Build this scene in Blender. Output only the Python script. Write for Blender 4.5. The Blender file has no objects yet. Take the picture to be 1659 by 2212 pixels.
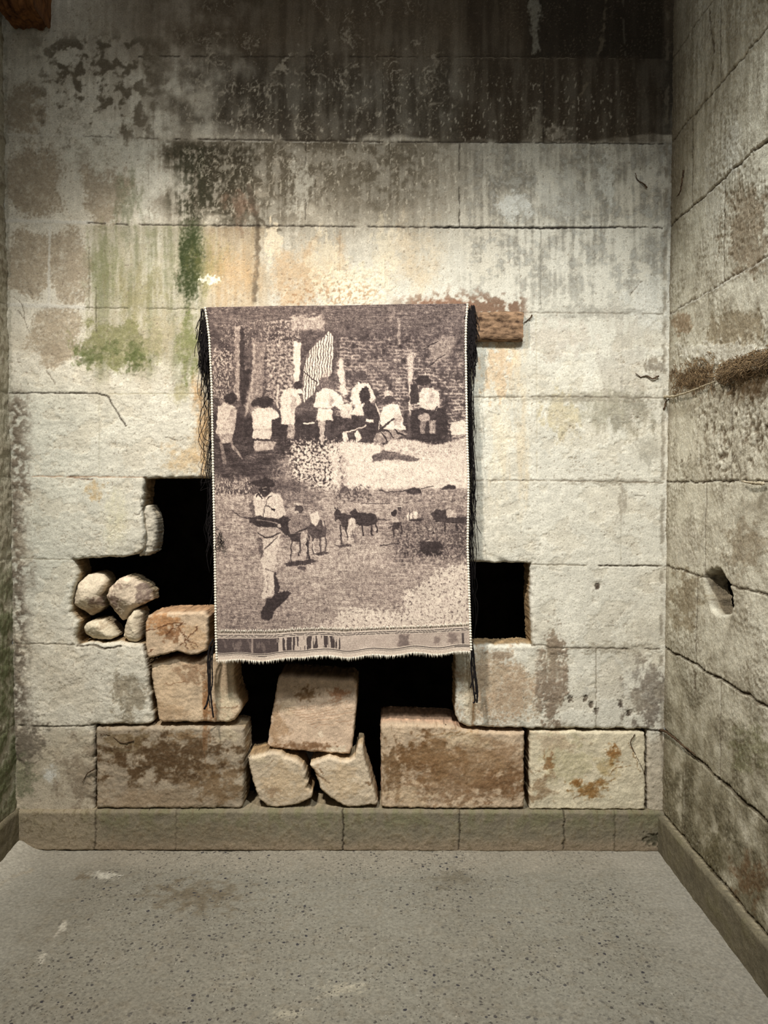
import bpy, math, random
import numpy as np
from mathutils import Vector, Matrix

# ------------------------------------------------------------------ camera, world, lights, exposure
SC = bpy.context.scene
COL = SC.collection
W, H = 1659.0, 2212.0
F = 1662.0                       # focal length in pixels
PITCH = math.atan(63.0 / F)      # the camera looks a little down
CAM = np.array([0.0, -2.99, 1.445])
cam_data = bpy.data.cameras.new('camera')
cam_data.sensor_fit = 'VERTICAL'
cam_data.sensor_height = 36.0
cam_data.lens = 36.0 * F / H
cam_data.clip_start = 0.05
cam = bpy.data.objects.new('camera', cam_data)
cam.location = CAM
cam.rotation_euler = (math.pi / 2 - PITCH, 0, 0)
COL.objects.link(cam)
SC.camera = cam

world = bpy.data.worlds.new('world')
SC.world = world
world.use_nodes = True
bg = world.node_tree.nodes['Background']
bg.inputs[0].default_value = (0.95, 0.97, 1.0, 1)
bg.inputs[1].default_value = 0.27

def spot(name, loc, target, power, color, angle, blend, size):
    l = bpy.data.lights.new(name, 'SPOT')
    l.energy = power
    l.color = color
    l.spot_size = math.radians(angle)
    l.spot_blend = blend
    l.shadow_soft_size = size
    o = bpy.data.objects.new(name, l)
    o.location = loc
    d = Vector(target) - Vector(loc)
    o.rotation_euler = d.to_track_quat('-Z', 'Y').to_euler()
    COL.objects.link(o)
    return o

spot('key_spotlight', (-1.15, -1.95, 3.95), (0.05, 0.0, 0.85), 60, (1.0, 0.94, 0.89), 80, 0.85, 0.035)
spot('low_spotlight', (-1.12, -1.95, 3.95), (0.12, 0.0, 0.50), 320, (1.0, 0.94, 0.89), 62, 0.7, 0.035)
spot('left_spotlight', (-1.0, -1.95, 3.95), (-0.65, 0.0, 0.62), 235, (1.0, 0.965, 0.91), 56, 0.8, 0.035)
spot('wide_spotlight', (0.75, -2.6, 3.95), (0.0, 0.0, 0.75), 88, (0.94, 1.0, 1.02), 76, 0.9, 0.06)
spot('right_spotlight', (0.4, -2.3, 3.95), (0.65, 0.0, 0.75), 315, (0.94, 0.99, 1.03), 52, 0.8, 0.06)

SC.view_settings.view_transform = 'Standard'
SC.view_settings.look = 'None'
SC.view_settings.gamma = 1.0
SC.view_settings.use_curve_mapping = False
SC.view_settings.exposure = 0.13

# ------------------------------------------------------------------ projection helpers
CP, SP = math.cos(PITCH), math.sin(PITCH)

def P(px, py, Y=0.0):
    """point of the plane y = Y that the photograph shows at pixel (px, py)"""
    dx = (px - W / 2) / F
    dv = -(py - H / 2) / F
    dy = CP + SP * dv
    dz = -SP + CP * dv
    t = (Y - CAM[1]) / dy
    return np.array([CAM[0] + dx * t, Y, CAM[2] + dz * t])

def Parr(px, py, Y):
    px = np.asarray(px, float); py = np.asarray(py, float)
    dx = (px - W / 2) / F
    dv = -(py - H / 2) / F
    dy = CP + SP * dv
    dz = -SP + CP * dv
    t = (Y - CAM[1]) / dy
    return CAM[0] + dx * t, CAM[2] + dz * t

def Q(x, y, z):
    """pixel of a point (arrays)"""
    rx = x - CAM[0]; ry = np.maximum(y - CAM[1], 0.25); rz = z - CAM[2]
    depth = ry * CP - rz * SP
    depth = np.maximum(depth, 0.2)
    v = ry * SP + rz * CP
    return W / 2 + F * rx / depth, H / 2 - F * v / depth

# side walls
XR = P(1436, 1400)[0]
XL = P(22, 1000)[0]

# ------------------------------------------------------------------ noise
_tabs = {}
def _tab(seed):
    if seed not in _tabs:
        r = np.random.RandomState(seed)
        p = r.permutation(256)
        a = r.rand(256) * 2 * np.pi
        _tabs[seed] = (np.concatenate([p, p]).astype(np.int32), np.cos(a).astype(np.float32), np.sin(a).astype(np.float32))
    return _tabs[seed]

def perlin(x, y, seed=0):
    p, gx, gy = _tab(seed)
    x = np.asarray(x, np.float32); y = np.asarray(y, np.float32)
    xi = np.floor(x); yi = np.floor(y)
    xf = x - xi; yf = y - yi
    xi = xi.astype(np.int32) & 255; yi = yi.astype(np.int32) & 255
    u = xf * xf * xf * (xf * (xf * 6 - 15) + 10)
    v = yf * yf * yf * (yf * (yf * 6 - 15) + 10)
    x1 = (xi + 1) & 255; y1 = (yi + 1) & 255
    h00 = p[p[xi] + yi]; h10 = p[p[x1] + yi]; h01 = p[p[xi] + y1]; h11 = p[p[x1] + y1]
    a = gx[h00] * xf + gy[h00] * yf
    b = gx[h10] * (xf - 1) + gy[h10] * yf
    c = gx[h01] * xf + gy[h01] * (yf - 1)
    d = gx[h11] * (xf - 1) + gy[h11] * (yf - 1)
    return ((a + u * (b - a)) * (1 - v) + (c + u * (d - c)) * v) * 1.5

def fbm(x, y, octaves=4, seed=0, gain=0.55):
    x = np.asarray(x, np.float32); y = np.asarray(y, np.float32)
    out = np.zeros(np.broadcast(x, y).shape, np.float32); amp = 1.0; tot = 0
    for k in range(octaves):
        out += amp * perlin(x * 2 ** k + 17.3 * k, y * 2 ** k + 5.1 * k, (seed * 7 + k) % 97)
        tot += amp; amp *= gain
    return out / tot * 1.5

def ss(a, b, x):
    t = np.clip((x - a) / (b - a), 0, 1)
    return t * t * (3 - 2 * t)

def lin(c):
    c = np.asarray(c, np.float32) / 255.0
    return np.where(c <= 0.04045, c / 12.92, ((c + 0.055) / 1.055) ** 2.4)

def poly_sdf(pts, x, y):
    """signed distance to a closed polygon, positive inside"""
    pts = np.asarray(pts, np.float32)
    d2 = np.full(x.shape, 1e12, np.float32)
    inside = np.zeros(x.shape, bool)
    n = len(pts)
    for i in range(n):
        ax, ay = pts[i]; bx_, by_ = pts[(i + 1) % n]
        ex, ey = bx_ - ax, by_ - ay
        L = ex * ex + ey * ey
        if L < 1e-12: continue
        t = np.clip(((x - ax) * ex + (y - ay) * ey) / L, 0, 1)
        dx = x - ax - t * ex; dy = y - ay - t * ey
        d2 = np.minimum(d2, dx * dx + dy * dy)
        c = (ay > y) != (by_ > y)
        if abs(ey) > 1e-9:
            inside ^= c & (x < (ex * (y - ay) / ey + ax))
    d = np.sqrt(d2)
    return np.where(inside, d, -d)

# ------------------------------------------------------------------ painting of stains and relief on any surface
class Paint:
    """albedo (sRGB 0-255) and relief (metres) over flat arrays of photo coordinates"""
    def __init__(s, PX, PY, base):
        s.x = PX.astype(np.float32).ravel(); s.y = PY.astype(np.float32).ravel()
        s.c = np.tile(np.asarray(base, np.float32), (s.x.size, 1))
        s.h = np.zeros(s.x.size, np.float32)
    def mix(s, m, color):
        s.c += (np.asarray(color, np.float32) - s.c) * m[:, None]
    def mul(s, f):
        s.c *= f[:, None] if f.ndim == 1 else f
    def win(s, x0, y0, x1, y1):
        return np.nonzero((s.x >= x0) & (s.x <= x1) & (s.y >= y0) & (s.y <= y1))[0]
    def blob(s, cx, cy, rx, ry, color, a=1.0, edge=0.35, nz=0.7, sx=40, sy=40, seed=1, h=0.0, octv=5):
        g = 1 + nz
        i = s.win(cx - rx * g, cy - ry * g, cx + rx * g, cy + ry * g)
        if i.size == 0: return
        x = s.x[i]; y = s.y[i]
        v = 1 - np.sqrt(((x - cx) / rx) ** 2 + ((y - cy) / ry) ** 2) + nz * fbm(x / sx + seed * 3.7, y / sy + seed * 1.9, octv, seed)
        tex = np.clip(0.95 + 0.55 * fbm(x / 8 + seed, y / 8, 3, seed + 40) + 0.35 * fbm(x / 24, y / 30 + seed, 3, seed + 41), 0.25, 1.0)
        m = ss(0, edge * 1.4, v + 0.22 * fbm(x / 5.5, y / 6 + seed, 2, seed + 42)) * tex
        s.c[i] += (np.asarray(color, np.float32) - s.c[i]) * (m * a)[:, None]
        if h: s.h[i] += h * m
    def line(s, pts, w=2.0, depth=0.004, color=(60, 52, 42), a=0.8, rough=2.0, breakup=0.0, seed=3, taper=False):
        pts = np.asarray(pts, np.float32)
        m0 = w * 3 + rough * 3
        i = s.win(pts[:, 0].min() - m0, pts[:, 1].min() - m0, pts[:, 0].max() + m0, pts[:, 1].max() + m0)
        if i.size == 0: return
        x = s.x[i]; y = s.y[i]
        nx = x + rough * fbm(x / 14 + seed, y / 14, 3, seed)
        ny = y + rough * fbm(x / 14 - seed, y / 14 + 9, 3, seed + 1)
        d = np.full(x.shape, 1e9, np.float32)
        for k in range(len(pts) - 1):
            ax, ay = pts[k]; ex, ey = pts[k + 1] - pts[k]
            t = np.clip(((nx - ax) * ex + (ny - ay) * ey) / (ex * ex + ey * ey + 1e-9), 0, 1)
            d = np.minimum(d, np.hypot(nx - ax - t * ex, ny - ay - t * ey))
        m = ss(w, w * 0.3, d)
        if breakup:
            m = m * ss(-breakup * 0.3, 0.25, fbm(x / 45 + seed * 2, y / 45, 3, seed + 2) + (0.6 - breakup))
        s.c[i] += (np.asarray(color, np.float32) - s.c[i]) * (m * a)[:, None]
        s.h[i] -= 0.65 * depth * m

# ------------------------------------------------------------------ materials
MATS = {}
def stone_material(name, rough=0.92, bump=0.5, scale=1.0, tone=0.35, speck=True):
    m = bpy.data.materials.new(name); m.use_nodes = True
    nt = m.node_tree; N = nt.nodes; L = nt.links
    b = N['Principled BSDF']
    b.inputs['Roughness'].default_value = rough
    b.inputs['Specular IOR Level'].default_value = 0.12
    at = N.new('ShaderNodeAttribute'); at.attribute_name = 'Col'
    tc = N.new('ShaderNodeTexCoord')
    n1 = N.new('ShaderNodeTexNoise'); n1.inputs['Scale'].default_value = 160 * scale; n1.inputs['Detail'].default_value = 6; n1.inputs['Roughness'].default_value = 0.7
    n2 = N.new('ShaderNodeTexNoise'); n2.inputs['Scale'].default_value = 34 * scale; n2.inputs['Detail'].default_value = 8; n2.inputs['Roughness'].default_value = 0.65
    L.new(tc.outputs['Object'], n1.inputs['Vector']); L.new(tc.outputs['Object'], n2.inputs['Vector'])
    mr = N.new('ShaderNodeMapRange'); mr.inputs['From Min'].default_value = 0.3; mr.inputs['From Max'].default_value = 0.7
    mr.inputs['To Min'].default_value = 1 - tone; mr.inputs['To Max'].default_value = 1 + tone * 0.75
    L.new(n1.outputs['Fac'], mr.inputs['Value'])
    mx = N.new('ShaderNodeMix'); mx.data_type = 'RGBA'; mx.blend_type = 'MULTIPLY'; mx.inputs[0].default_value = 1.0
    L.new(at.outputs['Color'], mx.inputs[6]); L.new(mr.outputs['Result'], mx.inputs[7])
    L.new(mx.outputs[2], b.inputs['Base Color'])
    ad = N.new('ShaderNodeMath'); ad.operation = 'MULTIPLY_ADD'; ad.inputs[1].default_value = 2.2
    L.new(n2.outputs['Fac'], ad.inputs[0]); L.new(n1.outputs['Fac'], ad.inputs[2])
    bp = N.new('ShaderNodeBump'); bp.inputs['Strength'].default_value = bump; bp.inputs['Distance'].default_value = 0.0035
    L.new(ad.outputs[0], bp.inputs['Height']); L.new(bp.outputs['Normal'], b.inputs['Normal'])
    MATS[name] = m
    return m

def plain_material(name, rgb, rough=0.85, noise=0.0, nscale=(60, 60, 60), rgb2=None, bump=0.0, attr=False, sheen=0.0):
    m = bpy.data.materials.new(name); m.use_nodes = True
    nt = m.node_tree; N = nt.nodes; L = nt.links
    b = N['Principled BSDF']
    b.inputs['Roughness'].default_value = rough
    b.inputs['Specular IOR Level'].default_value = 0.15
    c1 = (*[float(v) for v in lin(rgb)], 1)
    c2 = (*[float(v) for v in lin(rgb2 if rgb2 else [v * 0.55 for v in rgb])], 1)
    tc = N.new('ShaderNodeTexCoord'); mp = N.new('ShaderNodeMapping'); mp.inputs['Scale'].default_value = nscale
    L.new(tc.outputs['Object'], mp.inputs['Vector'])
    n1 = N.new('ShaderNodeTexNoise'); n1.inputs['Scale'].default_value = 1.0; n1.inputs['Detail'].default_value = 6; n1.inputs['Roughness'].default_value = 0.65
    L.new(mp.outputs['Vector'], n1.inputs['Vector'])
    cr = N.new('ShaderNodeValToRGB')
    cr.color_ramp.elements[0].position = 0.36; cr.color_ramp.elements[0].color = c2
    cr.color_ramp.elements[1].position = 0.62; cr.color_ramp.elements[1].color = c1
    L.new(n1.outputs['Fac'], cr.inputs['Fac']); L.new(cr.outputs['Color'], b.inputs['Base Color'])
    if bump:
        bp = N.new('ShaderNodeBump'); bp.inputs['Strength'].default_value = bump; bp.inputs['Distance'].default_value = 0.004
        L.new(n1.outputs['Fac'], bp.inputs['Height']); L.new(bp.outputs['Normal'], b.inputs['Normal'])
    MATS[name] = m
    return m

def floor_material():
    m = bpy.data.materials.new('floor_concrete'); m.use_nodes = True
    nt = m.node_tree; N = nt.nodes; L = nt.links
    b = N['Principled BSDF']; b.inputs['Roughness'].default_value = 0.8; b.inputs['Specular IOR Level'].default_value = 0.2
    at = N.new('ShaderNodeAttribute'); at.attribute_name = 'Col'
    tc = N.new('ShaderNodeTexCoord')
    n1 = N.new('ShaderNodeTexNoise'); n1.inputs['Scale'].default_value = 90; n1.inputs['Detail'].default_value = 7; n1.inputs['Roughness'].default_value = 0.75
    L.new(tc.outputs['Object'], n1.inputs['Vector'])
    mr = N.new('ShaderNodeMapRange'); mr.inputs['From Min'].default_value = 0.3; mr.inputs['From Max'].default_value = 0.7
    mr.inputs['To Min'].default_value = 0.58; mr.inputs['To Max'].default_value = 1.34
    L.new(n1.outputs['Fac'], mr.inputs['Value'])
    mx = N.new('ShaderNodeMix'); mx.data_type = 'RGBA'; mx.blend_type = 'MULTIPLY'; mx.inputs[0].default_value = 1.0
    L.new(at.outputs['Color'], mx.inputs[6]); L.new(mr.outputs['Result'], mx.inputs[7])
    last = mx.outputs[2]
    # stones of the aggregate showing in the worn surface
    for sc, size, keep, dark in ((46, 0.28, 0.72, (50, 48, 50)), (62, 0.33, 0.62, (70, 66, 60)), (115, 0.34, 0.5, (82, 77, 67)), (90, 0.22, 0.86, (176, 170, 154))):
        wn = N.new('ShaderNodeTexNoise'); wn.inputs['Scale'].default_value = sc * 1.3; wn.inputs['Detail'].default_value = 2
        L.new(tc.outputs['Object'], wn.inputs['Vector'])
        mixv = N.new('ShaderNodeMix'); mixv.data_type = 'VECTOR'; mixv.inputs[0].default_value = 0.012
        L.new(tc.outputs['Object'], mixv.inputs[4]); L.new(wn.outputs['Color'], mixv.inputs[5])
        vo = N.new('ShaderNodeTexVoronoi'); vo.inputs['Scale'].default_value = sc
        vo.inputs['Randomness'].default_value = 1.0
        L.new(mixv.outputs[1], vo.inputs['Vector'])
        lt = N.new('ShaderNodeMapRange'); lt.inputs['From Min'].default_value = size; lt.inputs['From Max'].default_value = size * 0.75
        L.new(vo.outputs['Distance'], lt.inputs['Value'])
        sep = N.new('ShaderNodeSeparateColor'); L.new(vo.outputs['Color'], sep.inputs[0])
        gt = N.new('ShaderNodeMapRange'); gt.inputs['From Min'].default_value = keep; gt.inputs['From Max'].default_value = keep + 0.2
        L.new(sep.outputs[0], gt.inputs['Value'])
        pa = N.new('ShaderNodeAttribute'); pa.attribute_name = 'worn'
        mu = N.new('ShaderNodeMath'); mu.operation = 'MULTIPLY'; L.new(lt.outputs[0], mu.inputs[0]); L.new(gt.outputs[0], mu.inputs[1])
        mu2 = N.new('ShaderNodeMath'); mu2.operation = 'MULTIPLY'; L.new(mu.outputs[0], mu2.inputs[0]); L.new(pa.outputs['Fac'], mu2.inputs[1])
        mc = N.new('ShaderNodeMix'); mc.data_type = 'RGBA'
        L.new(mu2.outputs[0], mc.inputs[0]); L.new(last, mc.inputs[6]); mc.inputs[7].default_value = (*[float(v) for v in lin(dark)], 1)
        last = mc.outputs[2]
    L.new(last, b.inputs['Base Color'])
    bp = N.new('ShaderNodeBump'); bp.inputs['Strength'].default_value = 0.35; bp.inputs['Distance'].default_value = 0.003
    L.new(n1.outputs['Fac'], bp.inputs['Height']); L.new(bp.outputs['Normal'], b.inputs['Normal'])
    return m

def cloth_material():
    m = bpy.data.materials.new('woven_cloth'); m.use_nodes = True
    nt = m.node_tree; N = nt.nodes; L = nt.links
    b = N['Principled BSDF']; b.inputs['Roughness'].default_value = 0.9; b.inputs['Specular IOR Level'].default_value = 0.1
    at = N.new('ShaderNodeAttribute'); at.attribute_name = 'Col'
    tc = N.new('ShaderNodeTexCoord'); mp = N.new('ShaderNodeMapping'); mp.inputs['Scale'].default_value = (260, 260, 620)
    L.new(tc.outputs['Object'], mp.inputs['Vector'])
    n1 = N.new('ShaderNodeTexNoise'); n1.inputs['Scale'].default_value = 1.0; n1.inputs['Detail'].default_value = 3
    L.new(mp.outputs['Vector'], n1.inputs['Vector'])
    mr = N.new('ShaderNodeMapRange'); mr.inputs['From Min'].default_value = 0.3; mr.inputs['From Max'].default_value = 0.7
    mr.inputs['To Min'].default_value = 0.68; mr.inputs['To Max'].default_value = 1.25
    L.new(n1.outputs['Fac'], mr.inputs['Value'])
    mx = N.new('ShaderNodeMix'); mx.data_type = 'RGBA'; mx.blend_type = 'MULTIPLY'; mx.inputs[0].default_value = 1.0
    L.new(at.outputs['Color'], mx.inputs[6]); L.new(mr.outputs['Result'], mx.inputs[7])
    L.new(mx.outputs[2], b.inputs['Base Color'])
    bp = N.new('ShaderNodeBump'); bp.inputs['Strength'].default_value = 0.3; bp.inputs['Distance'].default_value = 0.001
    L.new(n1.outputs['Fac'], bp.inputs['Height']); L.new(bp.outputs['Normal'], b.inputs['Normal'])
    return m

M_WALL = stone_material('weathered_limestone', bump=0.5, tone=0.28, scale=1.2)
M_STONE = stone_material('loose_limestone', bump=0.42, tone=0.30, scale=1.3)
M_SIDE = stone_material('rough_limestone', bump=0.9, tone=0.32, scale=1.1)
M_FLOOR = floor_material()
M_CLOTH = cloth_material()
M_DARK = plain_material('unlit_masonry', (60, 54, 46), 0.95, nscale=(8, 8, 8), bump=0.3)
M_WOOD = plain_material('old_timber', (150, 120, 92), 0.9, nscale=(26, 70, 60), rgb2=(54, 38, 27), bump=1.0)
M_WOODD = plain_material('dark_timber', (120, 80, 46), 0.85, nscale=(30, 30, 12), rgb2=(60, 36, 20), bump=0.7)
M_YARN = plain_material('black_yarn', (34, 29, 28), 0.9, nscale=(80, 80, 80), rgb2=(18, 15, 15))
M_CORD = plain_material('white_cord', (232, 224, 206), 0.85, nscale=(200, 200, 200), rgb2=(190, 180, 160), bump=0.2)
M_ROOT = plain_material('dry_root', (92, 72, 52), 0.9, nscale=(90, 90, 90), rgb2=(48, 36, 26), bump=0.4)
M_ROOTP = plain_material('pale_root', (190, 178, 152), 0.9, nscale=(90, 90, 90), rgb2=(140, 126, 100), bump=0.4)
M_FIBRE = plain_material('root_fibre', (140, 116, 84), 0.95, nscale=(40, 40, 40), rgb2=(78, 62, 44))

# ------------------------------------------------------------------ mesh helpers
def mesh_np(name, verts, faces, mat, col=None, smooth=True, parent=None, extra=None):
    """verts (n,3); faces list of arrays (k,3) or (k,4)"""
    me = bpy.data.meshes.new(name)
    verts = np.ascontiguousarray(verts, np.float32)
    if isinstance(faces, np.ndarray): faces = [faces]
    nl = sum(f.size for f in faces); nf = sum(len(f) for f in faces)
    me.vertices.add(len(verts)); me.vertices.foreach_set('co', verts.ravel())
    me.loops.add(nl); me.polygons.add(nf)
    idx = np.concatenate([f.ravel() for f in faces]).astype(np.int32)
    sizes = np.concatenate([np.full(len(f), f.shape[1], np.int32) for f in faces])
    starts = np.concatenate([[0], np.cumsum(sizes)[:-1]]).astype(np.int32)
    me.loops.foreach_set('vertex_index', idx)
    me.polygons.foreach_set('loop_start', starts)
    me.polygons.foreach_set('use_smooth', np.full(nf, smooth, bool))
    me.update(calc_edges=True)
    me.validate()
    if col is not None:
        a = me.color_attributes.new('Col', 'FLOAT_COLOR', 'POINT')
        c = np.ones((len(verts), 4), np.float32); c[:, :3] = lin(np.clip(col, 0, 255))
        a.data.foreach_set('color', c.ravel())
    if extra is not None:
        a = me.attributes.new(extra[0], 'FLOAT', 'POINT'); a.data.foreach_set('value', extra[1].astype(np.float32))
    me.materials.append(mat)
    o = bpy.data.objects.new(name, me); COL.objects.link(o)
    if parent is not None: o.parent = parent
    return o

def recenter(o):
    """move the origin of a top-level mesh to the middle of its base"""
    me = o.data
    n = len(me.vertices); co = np.empty(n * 3, np.float32); me.vertices.foreach_get('co', co); co = co.reshape(-1, 3)
    c = np.array([(co[:, 0].min() + co[:, 0].max()) / 2, (co[:, 1].min() + co[:, 1].max()) / 2, co[:, 2].min()])
    me.vertices.foreach_set('co', (co - c).astype(np.float32).ravel()); me.update()
    o.location = c
    return o

def tag(o, label=None, cat=None, group=None, kind=None):
    if label: o['label'] = label
    if cat: o['category'] = cat
    if group: o['group'] = group
    if kind: o['kind'] = kind
    return o

def structure(o):
    o['kind'] = 'structure'
    return o

def sheet(name, A, B, sdf, height, place, thick, mat, paint=None, radius=0.01, reveal=(150, 135, 112), rings=5, jitter=0.004, cap=False, seed=0, parent=None):
    """a stone surface on the grid A x B: kept where sdf > 0, edges rounded and run back by `thick`"""
    nA, nB = len(A), len(B)
    GA, GB = np.meshgrid(A, B, indexing='ij')
    GA = GA.astype(np.float64).copy(); GB = GB.astype(np.float64).copy()
    hgt = height.reshape(nA, nB).astype(np.float64).copy()
    col = paint.reshape(nA, nB, 3).copy()
    ids = np.arange(nA * nB).reshape(nA, nB)
    q = np.stack([ids[:-1, :-1], ids[1:, :-1], ids[1:, 1:], ids[:-1, 1:]], -1).reshape(-1, 4)
    s = sdf.reshape(nA, nB)
    sf = s.ravel()
    keep = sf[q].mean(1) > 0
    q = q[keep]
    # border edges of what is kept
    e = np.concatenate([q[:, [0, 1]], q[:, [1, 2]], q[:, [2, 3]], q[:, [3, 0]]])
    key = e[:, 0].astype(np.int64) * (nA * nB) + e[:, 1]
    rkey = e[:, 1].astype(np.int64) * (nA * nB) + e[:, 0]
    be = e[~np.isin(key, rkey)]
    bv = np.unique(be)
    ga, gb = np.gradient(s, A, B)
    g2 = np.maximum(ga ** 2 + gb ** 2, 0.25)
    fa = GA.ravel(); fb = GB.ravel()
    step = max(A[1] - A[0], B[1] - B[0])
    near = np.abs(sf[bv]) < 2.0 * step
    m = bv[near]
    fa[m] -= (sf * ga.ravel() / g2.ravel())[m]
    fb[m] -= (sf * gb.ravel() / g2.ravel())[m]
    sc = np.clip(s, 0, None)
    sc.ravel()[m] = 0
    rr = np.clip(1 - sc / radius, 0, 1)
    drop = radius * (1 - np.sqrt(np.maximum(1 - rr ** 2, 0)))
    hf = (hgt - drop).ravel()
    verts = place(fa, fb, hf)
    colf = col.reshape(-1, 3)
    # runs back
    inv = -np.ones(nA * nB, np.int64); inv[bv] = np.arange(len(bv))
    V = [verts]; C = [colf]; Fq = [q]
    base = nA * nB
    prev = bv
    rv = np.asarray(reveal, np.float32)
    for k in range(1, rings + 1):
        t = k / rings
        h = hf[bv] - radius * 0.3 - (thick - radius) * t
        n1 = fbm(fa[bv] * 28 + 3.1 * k, fb[bv] * 28 + seed, 3, seed + 11) * jitter
        aa = fa[bv] - ga.ravel()[bv] * n1; bb = fb[bv] - gb.ravel()[bv] * n1
        pr = np.random.RandomState(seed + k).normal(0, 0.0011, (2, len(bv))) * min(1, k / 2)
        aa = aa + pr[0]; bb = bb + pr[1]; h = h + 0.004 * fbm(fa[bv] * 40 + 2.0 * k, fb[bv] * 40, 2, seed + 9)
        V.append(place(aa, bb, h))
        nz = fbm((fa[bv] + fb[bv]) * 45, (fa[bv] - fb[bv]) * 20 + t * 6, 4, seed + 5)[:, None]
        C.append(colf[bv] * (1 - min(1, t * 4)) + rv * min(1, t * 4) * (1 + 0.3 * nz))
        cur = base + np.arange(len(bv))
        i0, i1 = be[:, 0], be[:, 1]
        p0 = prev[inv[i0]]; p1 = prev[inv[i1]]; c0 = cur[inv[i0]]; c1 = cur[inv[i1]]
        Fq.append(np.stack([p1, p0, c0, c1], -1))
        prev = cur; base += len(bv)
    if cap:      # back face: the front grid again, flat, at the full depth
        hb = np.full(nA * nB, hf[bv].mean() - radius * 0.3 - (thick - radius))
        V.append(place(fa, fb, hb)); C.append(np.tile(rv, (nA * nB, 1)))
        off = base
        Fq.append((q + off)[:, ::-1])
        i0, i1 = be[:, 0], be[:, 1]
        Fq.append(np.stack([prev[inv[i1]], prev[inv[i0]], i0 + off, i1 + off], -1))
    V = np.concatenate(V); C = np.concatenate(C); Fa = np.concatenate(Fq)
    used = np.unique(Fa)
    remap = np.zeros(len(V), np.int64); remap[used] = np.arange(len(used))
    return mesh_np(name, V[used], remap[Fa], mat, C[used], parent=parent)

def tube_arrays(pts, radii, sides=5, close=True):
    pts = np.asarray(pts, float); n = len(pts)
    radii = np.broadcast_to(np.asarray(radii, float), (n,))
    tan = np.gradient(pts, axis=0); tan /= np.linalg.norm(tan, axis=1)[:, None] + 1e-12
    up = np.array([0.13, 0.97, 0.21])
    a = np.cross(tan, up); a /= np.linalg.norm(a, axis=1)[:, None] + 1e-9
    b = np.cross(tan, a)
    th = np.arange(sides) * 2 * np.pi / sides
    v = pts[:, None, :] + radii[:, None, None] * (np.cos(th)[None, :, None] * a[:, None, :] + np.sin(th)[None, :, None] * b[:, None, :])
    ids = np.arange(n * sides).reshape(n, sides)
    nx = np.roll(ids, -1, 1)
    f = np.stack([ids[:-1], nx[:-1], nx[1:], ids[1:]], -1).reshape(-1, 4)
    v = v.reshape(-1, 3)
    faces = [f]
    if close:
        k = len(v)
        v = np.concatenate([v, pts[[0]], pts[[-1]]])
        t0 = np.stack([np.full(sides, k), nx[0], ids[0]], -1)
        t1 = np.stack([np.full(sides, k + 1), ids[-1], nx[-1]], -1)
        faces.append(np.concatenate([t0, t1]))
    return v, faces

class Tubes:
    def __init__(s): s.v = []; s.q = []; s.t = []; s.n = 0
    def add(s, pts, r, sides=5):
        v, f = tube_arrays(pts, r, sides)
        s.v.append(v); s.q.append(f[0] + s.n)
        if len(f) > 1: s.t.append(f[1] + s.n)
        s.n += len(v)
    def build(s, name, mat, parent=None):
        return mesh_np(name, np.concatenate(s.v), [np.concatenate(s.q), np.concatenate(s.t)], mat, parent=parent)

def spline(pts, n):
    """Catmull-Rom through the points"""
    pts = np.asarray(pts, float)
    p = np.concatenate([[2 * pts[0] - pts[1]], pts, [2 * pts[-1] - pts[-2]]])
    t = np.linspace(0, len(pts) - 1 - 1e-6, n)
    i = t.astype(int); u = (t - i)[:, None]
    p0, p1, p2, p3 = p[i], p[i + 1], p[i + 2], p[i + 3]
    return 0.5 * (2 * p1 + (p2 - p0) * u + (2 * p0 - 5 * p1 + 4 * p2 - p3) * u ** 2 + (3 * p1 - p0 - 3 * p2 + p3) * u ** 3)

# ================================================================== WALL AT THE BACK
STEP = 0.0034
Z_BASE = P(700, 1751)[2]
Z_TOP = 3.55
A = np.arange(XL - 0.004, XR + 0.004, STEP)
B = np.arange(Z_BASE + 0.002, Z_TOP, STEP)
GA, GB = np.meshgrid(A, B, indexing='ij')
PX, PY = Q(GA, np.zeros_like(GA), GB)
PX = PX.astype(np.float32); PY = PY.astype(np.float32)

# the breach in the wall, with everything that now stands loose in it
HOLE = [(311, 1033), (400, 1032), (640, 1033), (640, 1213), (900, 1213), (1147, 1216), (1146, 1300), (1150, 1393), (1040, 1395), (987, 1396),
        (984, 1470), (984, 1540), (992, 1561), (1010, 1570), (1140, 1574), (1399, 1576), (1399, 1760), (203, 1760), (203, 1566), (318, 1566),
        (330, 1560), (322, 1500), (316, 1440), (309, 1398), (306, 1393), (262, 1388), (222, 1392), (190, 1388), (166, 1395), (160, 1372), (168, 1345), (150, 1322),
        (152, 1296), (160, 1262), (168, 1240), (158, 1209), (200, 1205), (262, 1203), (296, 1199), (308, 1186), (312, 1150), (306, 1100)]

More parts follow.
